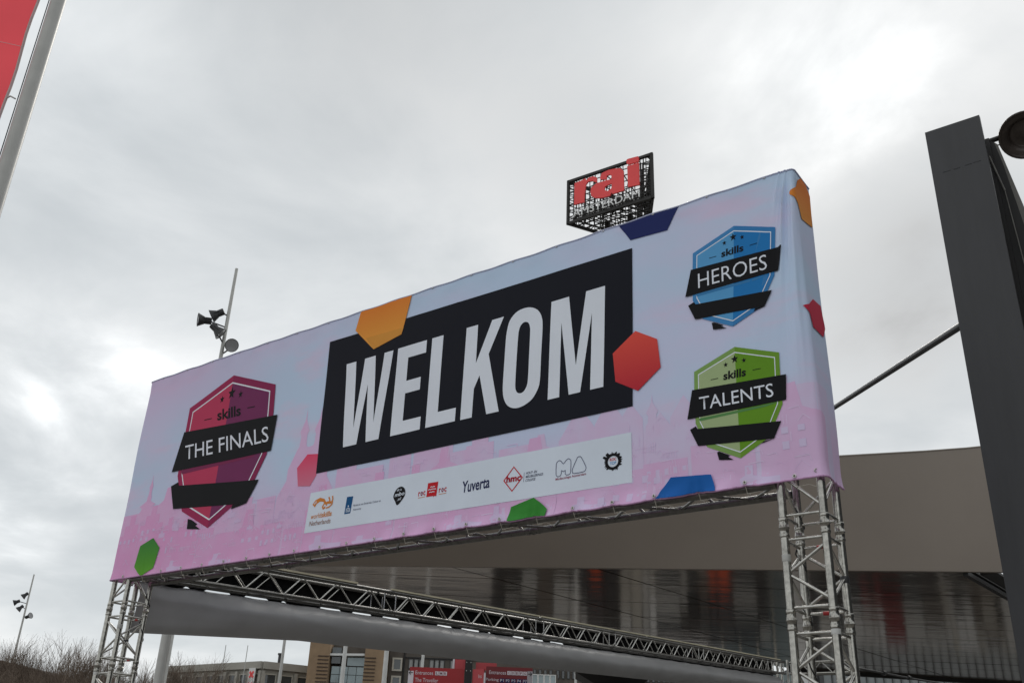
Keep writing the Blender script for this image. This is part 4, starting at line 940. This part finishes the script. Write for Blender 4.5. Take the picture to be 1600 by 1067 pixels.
for k in range(3):
    c3 = (SL, SR_, SB)[k]; q = cen + (c3 - cen) * 0.27; mleg.append(q); mast.tube((q.x, q.y, 0), (q.x, q.y, SL.z + 0.2), 0.34, n=10)
mast.build('mast_leg', sign_black, sg)
ml = MB(); z = 10.0; kk = 0
while z < SL.z - 1:
    for k in range(3):
        a, c = mleg[k], mleg[(k + 1) % 3]; bar(ml, V((a.x, a.y, z)), V((c.x, c.y, z)), 0.12); bar(ml, V((a.x, a.y, z)), V((c.x, c.y, z + 2.2)), 0.11)
    z += 2.2
ml.build('mast_lattice', sign_black, sg)
# ladder cage ring under the platform
rg = MB()
for k in range(4):
    pr = [cen + V((cos(a), sin(a), 0)) * 2.6 + UP * (-0.9 - 0.0 + 0.35 * k) for a in [2 * pi * i / 20 for i in range(21)]]
    rg.path(pr, 0.05, 4)
rg.build('gallery_rail', sign_black, sg)
def sign_poly(name, vf, m, depth, off):
    out = -inw
    P_ = [SL + e1n * p[0] + UP * p[1] + out * off for p in vf[0]]; n = len(P_); b = MB()
    b.add(P_ + [p - out * depth for p in P_], [tuple(f) for f in vf[1]] + [tuple(i + n for i in f) for f in vf[1]])
    ed = {}
    for f in vf[1]:
        for i in range(len(f)):
            a, c = f[i], f[(i + 1) % len(f)]; k = (min(a, c), max(a, c)); ed[k] = ed.get(k, 0) + 1
    b.add(P_ + [p - out * depth for p in P_], [(a, c, c + n, a + n) for (a, c), ct in ed.items() if ct == 1])
    return b.build(name, m, sg)
# letter outlines in metres on the sign face (x along the face, y up)
def sx(px_, py_):
    """zoomed sign sheet coordinates -> metres on the face"""
    xl, xr = 185.0, 1062.0
    t = (px_ - xl) / (xr - xl); t = t * 0.934 / (1 - t * 0.066 + 1e-9) if False else t
    yt = 435 + (145 - 435) * t; yb = 845 + (582 - 845) * t
    return (SW * t, SHH * (yb - py_) / (yb - yt))
rr_ = [(265, 458), (330, 432), (382, 405), (385, 430), (420, 397), (470, 383), (505, 395), (505, 445), (460, 430), (410, 440), (388, 470), (375, 560), (370, 645), (262, 672)]
aa_ = [(540, 398), (560, 350), (630, 318), (700, 303), (755, 300), (785, 325), (787, 525), (672, 560), (662, 545), (640, 580), (560, 600), (490, 602), (450, 585), (438, 545), (445, 500), (500, 455), (600, 425), (660, 412), (662, 375), (640, 365), (612, 378), (606, 412), (545, 418)]
ah_ = [(662, 455), (620, 470), (588, 492), (585, 520), (615, 532), (650, 515), (665, 490)]
ii_ = [(825, 280), (943, 243), (943, 470), (828, 492)]; id_ = [(818, 215), (832, 205), (935, 178), (943, 190), (943, 228), (930, 236), (835, 262), (818, 250)]
for lp in ([rr_], [aa_, ah_], [ii_], [id_]): sign_poly('red_letter', poly2(*[[sx(*p) for p in l] for l in lp]), sign_red, 0.18, 0.30)
tx0, tx1 = sx(258, 785), sx(948, 580)
vf = fit_text('AMSTERDAM', (tx0[0], 0.30), (tx1[0], 0.30), (tx0[0], 1.28), -0.007)
sign_poly('white_lettering', vf, sign_white, 0.12, 0.45)
bb0 = MB(); bb0.box((SL + SR_) / 2 + inw * 0.25 + UP * 0.75, (SW * 0.90, 0.05, 0.30), e1n, inw, UP); bb0.box((SL + SR_) / 2 + inw * 0.25 + UP * 0.38, (SW * 0.90, 0.05, 0.30), e1n, inw, UP); bb0.box((SL + SR_) / 2 + inw * 0.25 + UP * 1.14, (SW * 0.90, 0.05, 0.30), e1n, inw, UP); bb0.build('letter_rail', sign_black, sg)
bk = MB(); bk.box((SL + SR_) / 2 + inw * 0.05 + UP * 0.62, (SW * 0.98, 0.06, 0.9), e1n, inw, UP)

# ------------------------------------------------------------------ light masts
def flood(mb_h, mb_l, c, ax, r):
    ax = V(ax).normalized()
    mb_h.lathe([(0.001, -1.95 * r), (0.50 * r, -1.95 * r), (0.54 * r, -1.85 * r), (0.54 * r, -0.95 * r), (0.62 * r, -0.85 * r), (0.80 * r, -0.45 * r), (1.0 * r, -0.05 * r), (1.05 * r, 0.02 * r), (1.05 * r, 0.08 * r), (0.97 * r, 0.08 * r)], c, ax, 18)
    mb_l.lathe([(0.97 * r, 0.03 * r), (0.7 * r, 0.0), (0.001, -0.03 * r)], c, ax, 18)
def light_mast(x, y, ztop, zf, lab, proto=None):
    m = thing('light_mast', lab, 'light mast', (x, y, 0), 'slim light masts with floodlights')
    b = MB(); b.tube((0, 0, 0), (0, 0, ztop), 0.17, 0.07, 12); o = b.build('pole', pole_grey); o.parent = m; o.location = (0, 0, 0)
    spec = zf
    for (dx, dy, dz, ax, arm) in spec:
        h = MB(); l = MB(); flood(h, l, V((dx, dy, dz)), ax, 0.30)
        aax = V(ax).normalized(); tail = V((dx, dy, dz)) - aax * 0.45
        h.tube((0, 0, dz + arm), tail, 0.035, n=8)
        # yoke on both sides of the lamp body
        sd = aax.cross(UP).normalized(); 
        for s in (-1, 1): h.tube(tail + sd * 0.16 * s, tail + aax * 0.3 + sd * 0.24 * s, 0.02, n=6)
        oh = h.build('floodlight', lamp_black); oh.parent = m; oh.location = (0, 0, 0)
        ol = l.build('lens', lamp_glass); ol.parent = oh
    return m
Z1 = 21.74 + EYE
light_mast(-13.22, 40.0, Z1, [(-0.70, -0.15, Z1 - 2.62, (-0.78, -0.02, -0.42), 0.12), (-1.22, -0.35, Z1 - 2.92, (-0.95, -0.42, -0.10), -0.18), (-0.05, -0.42, Z1 - 3.62, (0.72, 0.22, -0.62), -0.30), (0.50, -0.30, Z1 - 4.12, (0.15, -0.85, -0.25), -0.35)], 'pale light mast with four floodlights standing behind the banner')
Z2 = 17.78 + EYE
light_mast(-48.1, 100.0, Z2, [(-0.55, -0.1, Z2 - 2.3, (-0.6, -0.3, -0.7), 0.2), (-1.25, -0.2, Z2 - 2.95, (-0.85, -0.3, -0.45), 0.0), (-0.65, -0.2, Z2 - 3.6, (-0.55, -0.3, -0.75), 0.1), (0.7, -0.1, Z2 - 4.1, (0.85, -0.3, 0.3), -0.1)], 'distant slim light mast above bare trees at the left')

# ------------------------------------------------------------------ near flagpole and flag
fp = thing('flagpole', 'thick grey flagpole at the upper left beside the red flag', 'flagpole', (-3.86, 6, 0))
b = MB(); b.tube((-3.83, 6, 0), (-3.83, 6, 9.2), 0.062, 0.055, 20); b.build('pole', pole_grey, fp)
b = MB(); b.path([(-3.899, 5.985, 0.8), (-3.898, 5.985, 4.5), (-3.896, 5.985, 9.0)], 0.004, 6); b.build('halyard', steel_black, fp)
fg = thing('red_flag', 'large red flag with grey hem hanging beside the grey flagpole', 'flag', (-3.99, 6, 5.4))
b = MB(); vs = []; nx, nz_ = 16, 40
for i in range(nx + 1):
    for k in range(nz_ + 1):
        u_ = i / nx; z = 5.55 + 3.4 * k / nz_
        vs.append((-4.0 - 1.1 * u_, 6.0 + 0.05 * sin(u_ * 6 + z * 0.7) * u_ + 0.012 * sin(z * 7 + u_ * 3), z + 0.03 * u_))
b.add(vs, [(i * (nz_ + 1) + k, (i + 1) * (nz_ + 1) + k, (i + 1) * (nz_ + 1) + k + 1, i * (nz_ + 1) + k + 1) for i in range(nx) for k in range(nz_)], 0, True)
b.build('cloth', flag_red, fg)
b = MB(); b.path([(-3.996, 6.0 + 0.012 * sin((5.55 + 3.4 * k / 20) * 7), 5.55 + 3.4 * k / 20) for k in range(21)], 0.011, 8); b.build('hem', flag_hem, fg)
b = MB()
b.path([(-4.0 - 1.1 * t, 5.985 + 0.05 * sin(t * 6 + 4.5) * t, 6.78 + 0.10 * sin(t * 2.2)) for t in [k / 10 for k in range(11)]], 0.002, 5); b.build('seam', pole_white, fg)
for zc in (6.26, 7.7):
    b = MB(); b.path([(-3.985, 5.99, zc + .012), (-3.95, 5.97, zc + .016), (-3.905, 5.97, zc - 0.008)], 0.006, 6); b.build('clip', pole_grey, fg)
tg = thing('grey_post', 'thick pale grey post under the left end of the grey cloth', 'post', (-5.35, 16, 0))
b = MB(); b.tube((-5.35, 16, 0), (-5.35, 16, 4.4), 0.085, 0.075, 16); b.build('pole', pole_grey, tg)

# ------------------------------------------------------------------ background buildings
def window(parent, c, w, h, m=glass_dark, fm=frame_pale, dx=V((1, 0, 0)), fw=0.09, depth=0.12, out=None, sash=0):
    out = out or V((0, -1, 0)); c = V(c)
    b = MB()
    for s in (-1, 1):
        b.box(c + dx * s * (w / 2 - fw / 2) + out * 0.03, (fw, depth, h), dx, out, UP); b.box(c + UP * s * (h / 2 - fw / 2) + out * 0.03, (w - 2 * fw, depth, fw), dx, out, UP)
    for k in range(sash): b.box(c + dx * (-w / 2 + w * (k + 1) / (sash + 1)) + out * 0.03, (fw * .7, depth * .8, h - 2 * fw), dx, out, UP)
    o = b.build('window', fm, parent)
    b = MB(); b.box(c + out * 0.012, (w - 2 * fw, 0.02, h - 2 * fw), dx, out, UP); b.build('pane', m, o)
    return o
# concrete block with a corner facing the plaza
cbz = 8.16 + EYE
CC = V((-18.7, 80, 0)); CL_ = V((-28.8, 87.5, 0)); CRt = V((-13.0, 84.0, 0))
cbl = thing('concrete_building', 'low pale concrete office block with rows of dark windows beyond the trees', 'building', CC)
b = MB(); b.prism([V((CC.x, CC.y, 0)), CRt, V((-20, 95, 0)), CL_], UP * (cbz - 0.55)); b.build('wall', concrete, cbl)
for pa, pc, nw in ((CL_, CC, 9), (CC, CRt, 5)):
    dx = (pc - pa).normalized(); out = V((dx.y, -dx.x, 0)); L0 = (pc - pa).length
    b = MB(); b.box((pa + pc) / 2 + UP * (cbz - 0.27) + out * 0.06, (L0 + 0.1, 0.5, 0.55), dx, out, UP); b.build('roof_edge', concrete, cbl)
    for fl_ in range(3):
        zc = cbz - 1.55 - fl_ * 2.15
        b = MB(); b.box((pa + pc) / 2 + UP * (zc - 1.02) + out * 0.08, (L0, 0.24, 0.3), dx, out, UP); b.build('floor_band', concrete, cbl)
        for k in range(nw):
            c = pa + dx * (L0 * (k + .5) / nw) + UP * zc
            window(cbl, c + out * 0.02, L0 / nw * .72, 1.35, glass_dark, frame_pale, dx, 0.07, 0.1, out)
        for k in range(nw + 1):
            b = MB(); b.box(pa + dx * (L0 * k / nw) + UP * zc + out * 0.12, (0.26, 0.36, 1.7), dx, out, UP); b.build('pier', concrete, cbl)
b = MB(); dxl = (CC - CL_).normalized(); outl = V((dxl.y, -dxl.x, 0)); pc = CC - dxl * 0.75 + UP * (cbz - 1.85) + outl * 0.38
b.box(pc, (0.75, 0.06, 2.7), dxl, outl, UP); sgn = b.build('sign_strip', white_p, cbl)
for k in range(3):
    b = MB(); c = pc + UP * (0.85 - 0.85 * k) + outl * 0.05
    for s in (-1, 1): b.box(c, (0.62, 0.03, 0.17), (dxl * 1 + UP * s).normalized(), outl, (UP - dxl * s).normalized())
    b.build('cross', sign_red, sgn)
b = MB(); b.tube((-17.9, 82, cbz - .5), (-17.9, 82, cbz + 0.75), 0.14, n=8); b.tube((-17.9, 82, cbz + .75), (-17.9, 82, cbz + 0.9), 0.2, n=8); b.build('vent_pipe', steel_dark, cbl)
# tan brick block with glazed middle
tb = thing('tan_brick_building', 'tan brick building with a tall glazed middle beyond the plaza', 'building', (-12, 78, 0))
TZ = 11.6
for x0, x1 in ((-14.8, -13.2), (-10.45, -8.75)):
    b = MB(); b.box(((x0 + x1) / 2, 80.5, TZ / 2), (x1 - x0, 5, TZ)); b.build('wall', brick_tan, tb)
    for k in range(9):
        zc = 10.15 - 0.27 * k
        xs_ = x1 - 0.45 if x0 < -14 else x0 + 0.45
        b = MB(); b.box((xs_, 77.97, zc), (0.85, 0.08, 0.07)); b.build('brick_course', brick_red, tb)
b = MB(); b.box((-12.0, 81.2, TZ / 2), (2.7, 3.4, TZ - .1)); b.build('wall', brick_dark, tb)
b = MB(); b.box((-12.75, 79.0, 10.3), (0.7, 0.8, 1.2)); b.build('recess', glass_dark, tb)
for r_ in range(6):
    for c_ in range(4):
        b = MB(); xx = -13.1 + 0.66 * c_; z_ = 9.52 - 0.62 * r_
        b.box((xx + 0.33, 78.9, z_ - 0.3), (0.62, 0.05, 0.58)); b.build('pane', glass_sky, tb)
b = MB(); b.box((-11.85, 78.6, 10.35), (2.7, 0.9, 0.16), X=V((1, 0, 0.03)).normalized()); b.build('canopy_slab', white_p, tb)
b = MB(); b.box((-11.2, 78.95, 9.95), (1.4, 0.06, 0.7)); b.build('pane', glass_sky, tb)
# dark brown block with strips of small windows
db = thing('brown_building', 'dark brown brick building with small pale windows behind the red signs', 'building', (-3, 79, 0))
b = MB(); b.box((4.6, 82.5, 5.85), (26.6, 6, 11.7)); b.build('wall', brick_dark, db)
for zc in (9.9, 8.55, 7.2, 5.8):
    window(db, (-8.03, 79.46, zc), 0.78, 1.0, glass_dark, frame_pale, fw=0.13)
b = MB(); b.tube((-7.5, 79.4, 0), (-7.5, 79.4, 11), 0.06, n=8); b.build('rain_pipe', steel_black, db)
for zc in (10.0, 8.05, 6.1):
    for k in range(12):
        if k % 4 == 3 : continue
        window(db, (-6.95 + 0.41 * k, 79.47, zc), 0.36, 0.75, pm('blind_grey', (0.33, 0.33, 0.32), .5) if 'blind_grey' not in MATS else MATS['blind_grey'], steel_dark, fw=0.04)
    b = MB(); b.box((-4.6, 79.46, zc + 0.46), (5.6, 0.1, 0.08)); b.build('lintel', steel_black, db)
    for k in range(30):
        window(db, (1.6 + 0.42 * k + (0.15 if k > 6 else 0), 79.47, zc - .35), 0.22, 0.62, glass_dark, steel_dark, fw=0.03)
gb = thing('white_framed_pavilion', 'glazed bay with white frames right of the red signs', 'building', (3.2, 70, 0))
b = MB(); b.box((3.2, 71.4, 4.35), (1.9, 2.4, 8.7)); b.build('wall', brick_dark, gb)
for k in range(4):
    window(gb, (2.55 + 0.42 * k, 70.15, 8.1), 0.40, 1.1, glass_sky, white_p, fw=0.05); window(gb, (2.55 + 0.42 * k, 70.15, 6.8), 0.40, 1.1, glass_sky, white_p, fw=0.05)
bb_ = thing('brick_row', 'dark brick house row half hidden by the trees at the far left', 'building', (-40, 80, 0))
b = MB(); b.prism([(-75, 78, 0), (-38.2, 78, 0), (-34.2, 78, 0), (-34.2, 78, 6.3 + EYE), (-36.4, 78, 6.9 + EYE), (-38.9, 78, 7.35 + EYE), (-42, 78, 7.0 + EYE), (-75, 78, 6.4 + EYE)], V((0, 8, 0))); b.build('wall', brick_red, bb_)
for k in range(8): window(bb_, (-41.5 + 1.05 * k, 77.97, 6.2), 0.55, 1.0, glass_dark, brick_red, fw=0.05)

# dark inverted canopy under the cloth
ic = thing('black_kiosk_roof', 'black flaring kiosk roof seen just below the grey cloth', 'kiosk', (3.4, 30, 0))
b = MB(); 
top = [(2.29, 29.0, 3.13 + EYE), (4.49, 29.4, 3.05 + EYE), (4.9, 31.5, 3.05 + EYE), (2.6, 31.5, 3.13 + EYE)]
top = [(2.21, 29.0, 3.03 + EYE), (4.34, 29.0, 2.93 + EYE), (4.6, 31.4, 2.98 + EYE), (2.4, 31.4, 3.06 + EYE)]
bot = [(2.85, 29.4, 2.74 + EYE), (4.12, 29.4, 2.70 + EYE), (4.2, 30.9, 2.74 + EYE), (2.95, 30.9, 2.74 + EYE)]
b.add(top + bot, [(0, 1, 2, 3), (4, 7, 6, 5), (0, 4, 5, 1), (1, 5, 6, 2), (2, 6, 7, 3), (3, 7, 4, 0)]); b.build('roof', steel_black, ic)
b = MB(); b.box((3.5, 30.1, (2.7 + EYE) / 2), (0.9, 0.9, 2.7 + EYE - .02)); b.build('body', steel_black, ic)

# ------------------------------------------------------------------ slim white poles
for i, (x_, y_, zt, r, lab) in enumerate(((-8.63, 40, 7.6, 0.065, 'slim grey pole in front of the concrete block'), (-6.17, 40, 7.4, 0.09, 'slim white pole in front of the glazed brick building'), (-4.51, 40, 7.2, 0.1, 'white pole between the tan and the brown building'), (-3.04, 40, 7.3, 0.065, 'short white pole above the left red sign board'), (5.38 * .6, 42, 6.0, 0.06, 'white pole right of the red signs'))):
    p = thing('flag_mast', lab, 'pole', (x_, y_, 0), 'slim poles on the plaza'); b = MB(); b.tube((x_, y_, 0), (x_, y_, zt), r * 1.15, r * .85, 10); b.build('pole', pole_white if i else pole_grey, p)
    b = MB(); b.lathe([(r * .85, 0), (r, .03), (0.001, 0.09)], (x_, y_, zt), UP, 10); b.build('cap', pole_white, p)
for i, (x_, zt) in enumerate(((-20.52, 8.72), (-18.88, 8.76))):
    p = thing('thin_mast', ('hair thin mast above the concrete roof, left of two', 'hair thin mast above the concrete roof, right of two')[i], 'pole', (x_, 75, 0), 'thin masts above the concrete roof')
    b = MB(); b.tube((x_, 75, 0), (x_, 75, zt + EYE), 0.05, 0.03, 6); b.build('pole', pole_grey, p)

# ------------------------------------------------------------------ red wayfinding signs
def flat_text(body, origin, w, h, m, parent, dx=V((1, 0, 0)), out=V((0, -1, 0)), off=0.0, name='lettering'):
    vs, fs = fit_text(body, (0, 0), (w, 0), (0, h), off); o = V(origin); b = MB()
    b.add([o + dx * x + UP * y for x, y in vs], fs); return b.build(name, m, parent)
wf = thing('wayfinding_sign', 'red wayfinding sign boards with white directions on a black post', 'sign', (-0.7, 24, 0))
b = MB(); b.box((-0.715, 24.0, 2.15), (0.17, 0.17, 4.36)); post = b.build('post', steel_black, wf)
for z in (4.02, 4.21):
    for s in (-.05, .05):
        b = MB(); b.lathe([(0.001, .006), (.012, .006), (.014, 0)], (-0.715 + s, 23.914, z), (0, -1, 0), 8); b.build('bolt', pole_grey, post)
ZT = 2.46 + EYE
b = MB(); b.box((-1.46, 23.98, ZT - 1.0), (1.30, 0.09, 2.0)); lb = b.build('board', way_red, wf)
b = MB(); b.box((-2.075, 23.931, ZT - 1.04), (0.125, 0.012, 1.9)); b.build('arrow_strip', way_white, lb)
def arrow(c, s, parent):
    b = MB(); c = V(c); b.box(c, (0.085, 0.006, 0.014))
    for k in (-1, 1): b.box(c + V((-s * 0.022, 0, k * 0.021)), (0.062, 0.006, 0.014), V((1, 0, s * k * -1)).normalized() if s * k < 0 else V((1, 0, k * s * 1)).normalized() * 1, V((0, 1, 0)), V((-(1 if s * k < 0 else s * k), 0, 1)).normalized())
    return b.build('arrow', steel_black, parent)
def arrow2(c, s, parent):
    c = V(c); b = MB(); b.box(c, (0.09, 0.006, 0.015)); tipp = c + V((s * 0.046, 0, 0))
    for k in (-1, 1):
        e = tipp + V((-s * 0.042, 0, k * 0.042)); t = (e - tipp).normalized(); b.box((e + tipp) / 2 + V((0, -.002, 0)), ((e - tipp).length, 0.006, 0.015), t, V((0, 1, 0)), t.cross(V((0, 1, 0))))
    return b.build('arrow', steel_black, parent)
arrow2((-2.075, 23.92, ZT - 0.13), -1, lb)
flat_text('Entrances', (-1.97, 23.93, ZT - 0.165), 0.42, 0.085, way_white, lb)
for k, ch in enumerate('LMR'):
    b = MB(); xx = -1.46 + 0.098 * k; b.box((xx, 23.93, ZT - 0.123), (0.086, 0.008, 0.088)); bx = b.build('letter_box', way_white, lb)
    flat_text(ch, (xx - .022, 23.922, ZT - 0.15), 0.044, 0.055, way_red_d, bx, off=.02)
flat_text('The Traveller', (-1.97, 23.93, ZT - 0.33), 0.55, 0.088, way_white, lb)
flat_text('P+R', (-1.97, 23.93, ZT - 0.50), 0.2, 0.088, way_white, lb)
b = MB(); b.prism([(-0.615, 23.94, ZT - 2.0), (-0.345, 23.80, ZT - 2.0), (-0.345, 23.80, ZT), (-0.615, 23.94, ZT)], V((0.02, 0.08, 0))); sb = b.build('side_board', way_red_l, wf)
flat_text('Ins', (-0.47, 23.855, ZT - 0.2), 0.085, 0.085, way_white, sb, V((.27, -.14, 0)).normalized(), V((-.14, -.27, 0)).normalized())
b = MB(); b.box((-0.322, 23.80, ZT - 1.06), (0.04, 0.10, 1.95)); b.build('board_edge', way_white, wf)
b = MB(); b.box((0.255, 23.86, ZT - 0.96), (1.10, 0.08, 2.06)); rbd = b.build('board', way_red_d, wf)
b = MB(); b.box((0.745, 23.812, ZT - 0.98), (0.125, 0.016, 1.95)); b.build('arrow_strip', pm('wayfinding_grey', (0.36, 0.33, 0.35), .5), rbd)
arrow2((0.745, 23.80, ZT - 0.07), 1, rbd)
flat_text('Entrances', (-0.22, 23.812, ZT - 0.10), 0.40, 0.08, way_white, rbd)
for k, ch in enumerate('CDEFG'):
    b = MB(); xx = 0.25 + 0.095 * k; b.box((xx, 23.813, ZT - 0.062), (0.082, 0.008, 0.085)); bx = b.build('letter_box', way_white, rbd)
    flat_text(ch, (xx - .021, 23.805, ZT - 0.09), 0.042, 0.055, way_red_d, bx, off=.02)
flat_text('Parking', (-0.29, 23.812, ZT - 0.275), 0.30, 0.085, way_white, rbd)
for k, ch in enumerate(('P1', 'P2', 'P3', 'P4', 'P7')):
    b = MB(); xx = 0.09 + 0.135 * k; b.box((xx, 23.813, ZT - 0.235), (0.115, 0.008, 0.09)); bx = b.build('letter_box', i_navy, rbd)
    flat_text(ch, (xx - .042, 23.805, ZT - 0.265), 0.084, 0.06, way_white, bx)
flat_text('P+R', (0.42, 23.812, ZT - 0.43), 0.2, 0.085, way_white, rbd)
b = MB(); b.box((-0.93, 24.12, ZT + 0.12), (0.26, 0.06, 0.22)); ub = b.build('upper_board', way_red_l, wf); b = MB(); b.box((-1.085, 24.11, ZT + 0.10), (0.045, 0.07, 0.26)); b.build('board_edge', way_white, wf)
b = MB(); b.box((-0.30, 24.12, ZT + 0.09), (0.50, 0.06, 0.17)); b.build('upper_board', way_red_l, wf); b = MB(); b.box((0.32, 24.14, ZT + 0.03), (0.70, 0.05, 0.08)); b.build('upper_board', way_red_d, wf)

# ------------------------------------------------------------------ bare trees
def tree_mesh(seed, h, spread=1.0, levels=5):
    r = random.Random(seed); trunk = MB(); crown = MB()
    def grow(p, d, l, rad, lev):
        n = 3 if lev > 1 else 2; q = p; dd = d
        for s in range(n):
            e = q + dd * (l / n); t_ = rad * (1 - 0.35 * (s + 1) / n)
            (trunk if lev >= levels - 0 else crown).tube(q, e, rad * (1 - 0.35 * s / n), t_, 5 if lev > 2 else 3, cap=False)
            q = e; dd = (dd + V((r.uniform(-1, 1), r.uniform(-1, 1), r.uniform(-.3, .7))) * 0.16).normalized()
            if lev > 0 and (s > 0 or lev < levels):
                for k in range(2 if lev > 1 else 1):
                    a = r.uniform(0, 2 * pi); o = dd.orthogonal().normalized(); o2 = dd.cross(o)
                    side = (o * cos(a) + o2 * sin(a)) * spread
                    grow(q, (dd * r.uniform(.6, 1.0) + side * r.uniform(.5, .85) + V((0, 0, .18))).normalized(), l * r.uniform(.55, .78), t_ * r.uniform(.52, .70), lev - 1)
        if lev > 0: grow(q, dd, l * .7, rad * .6, lev - 1)
    grow(V((0, 0, 0)), V((0, 0, 1)), h * 0.33, h * 0.0185, levels)
    return trunk, crown
protos = []
for sd, h in ((3, 8.6), (8, 8.0), (21, 9.2), (34, 7.4)):
    tr, cw = tree_mesh(sd, h, 0.85, 5)
    a = bpy.data.meshes.new('trunk'); a.from_pydata(tr.v, [], tr.f); a.materials.append(bark)
    c = bpy.data.meshes.new('crown'); c.from_pydata(cw.v, [], cw.f); c.materials.append(bark)
    protos.append((a, c, max(v[2] for v in cw.v)))
tr_r = random.Random(5)
# x, y, wanted height
spots = [(-27.9, 55, 8.3), (-26.3, 56, 8.2), (-24.6, 58, 8.6), (-23.2, 55, 7.6), (-21.6, 57, 7.9), (-20.0, 56, 7.3), (-18.5, 58, 7.4), (-17.2, 56, 7.8), (-15.6, 60, 7.6), (-13.9, 62, 7.0), (-29.6, 52, 7.9), (-26.9, 50, 6.3), (-25.3, 50, 6.2), (-23.9, 50.5, 6.2), (-22.3, 50, 6.0), (-20.8, 51, 6.1), (-19.2, 51, 6.0), (-17.9, 51, 6.2), (-16.3, 54, 6.3), (-14.6, 56, 6.2), (-10.3, 66, 7.6), (-8.8, 66, 7.3), (-12.0, 64, 7.2), (-28.6, 50, 6.2), (-22.9, 53, 6.8), (-21.2, 54, 6.6), (-18.9, 54, 6.5)]
spots.sort(key=lambda p: p[0] / p[1])
kinds = ['tall bare tree with upright twigs', 'bushy bare tree with a broad crown', 'high forked bare tree', 'short dense bare tree']
order = ['first', 'second', 'third', 'fourth', 'fifth', 'sixth', 'seventh', 'eighth', 'ninth', 'tenth', 'eleventh', 'twelfth', 'thirteenth', 'fourteenth', 'fifteenth', 'sixteenth', 'seventeenth', 'eighteenth', 'nineteenth', 'twentieth', 'twenty-first', 'twenty-second', 'twenty-third', 'twenty-fourth', 'twenty-fifth', 'twenty-sixth', 'twenty-seventh']
for i, (x_, y_, hw) in enumerate(spots):
    k = (i * 3 + i // 4) % 4; sc_ = hw / protos[k][2]
    t = thing('bare_tree', '%s, %s in the row counted from the left edge' % (kinds[k], order[i]), 'tree', (x_, y_, 0), 'bare winter trees along the plaza edge')
    t.rotation_euler.z = tr_r.uniform(0, 6.3); t.scale = (sc_, sc_, sc_)
    for nm, me_ in (('trunk', protos[k][0]), ('crown', protos[k][1])):
        o = bpy.data.objects.new(nm, me_); COL.objects.link(o); o.parent = t
print('TREE', [(p[2], len(p[1].polygons)) for p in protos])
# unseen wing added on the right, outside the frame, to shade that side of the truss and banner
wing = thing('unseen_wing', 'unseen dark wing added on the right beyond the steel column', 'building', (20, 2, 0))
wa, wb = V((9.0, -14, 0)), V((15.5, 17.5, 0)); wd = (wb - wa).normalized(); wn = V((wd.y, -wd.x, 0))
b = MB(); b.box((wa + wb) / 2 + wn * 4.05 + UP * 5.2, ((wb - wa).length, 8, 10.4), wd, wn, UP); b.build('wall', steel_dark, wing)
for r_ in range(3):
    for c_ in range(8): window(wing, wa + wd * (2 + 3.9 * c_) + UP * (2.2 + 3.2 * r_) + wn * 0.03, 3.0, 2.2, glass_dark, steel_black, wd, .1, .1, -wn)
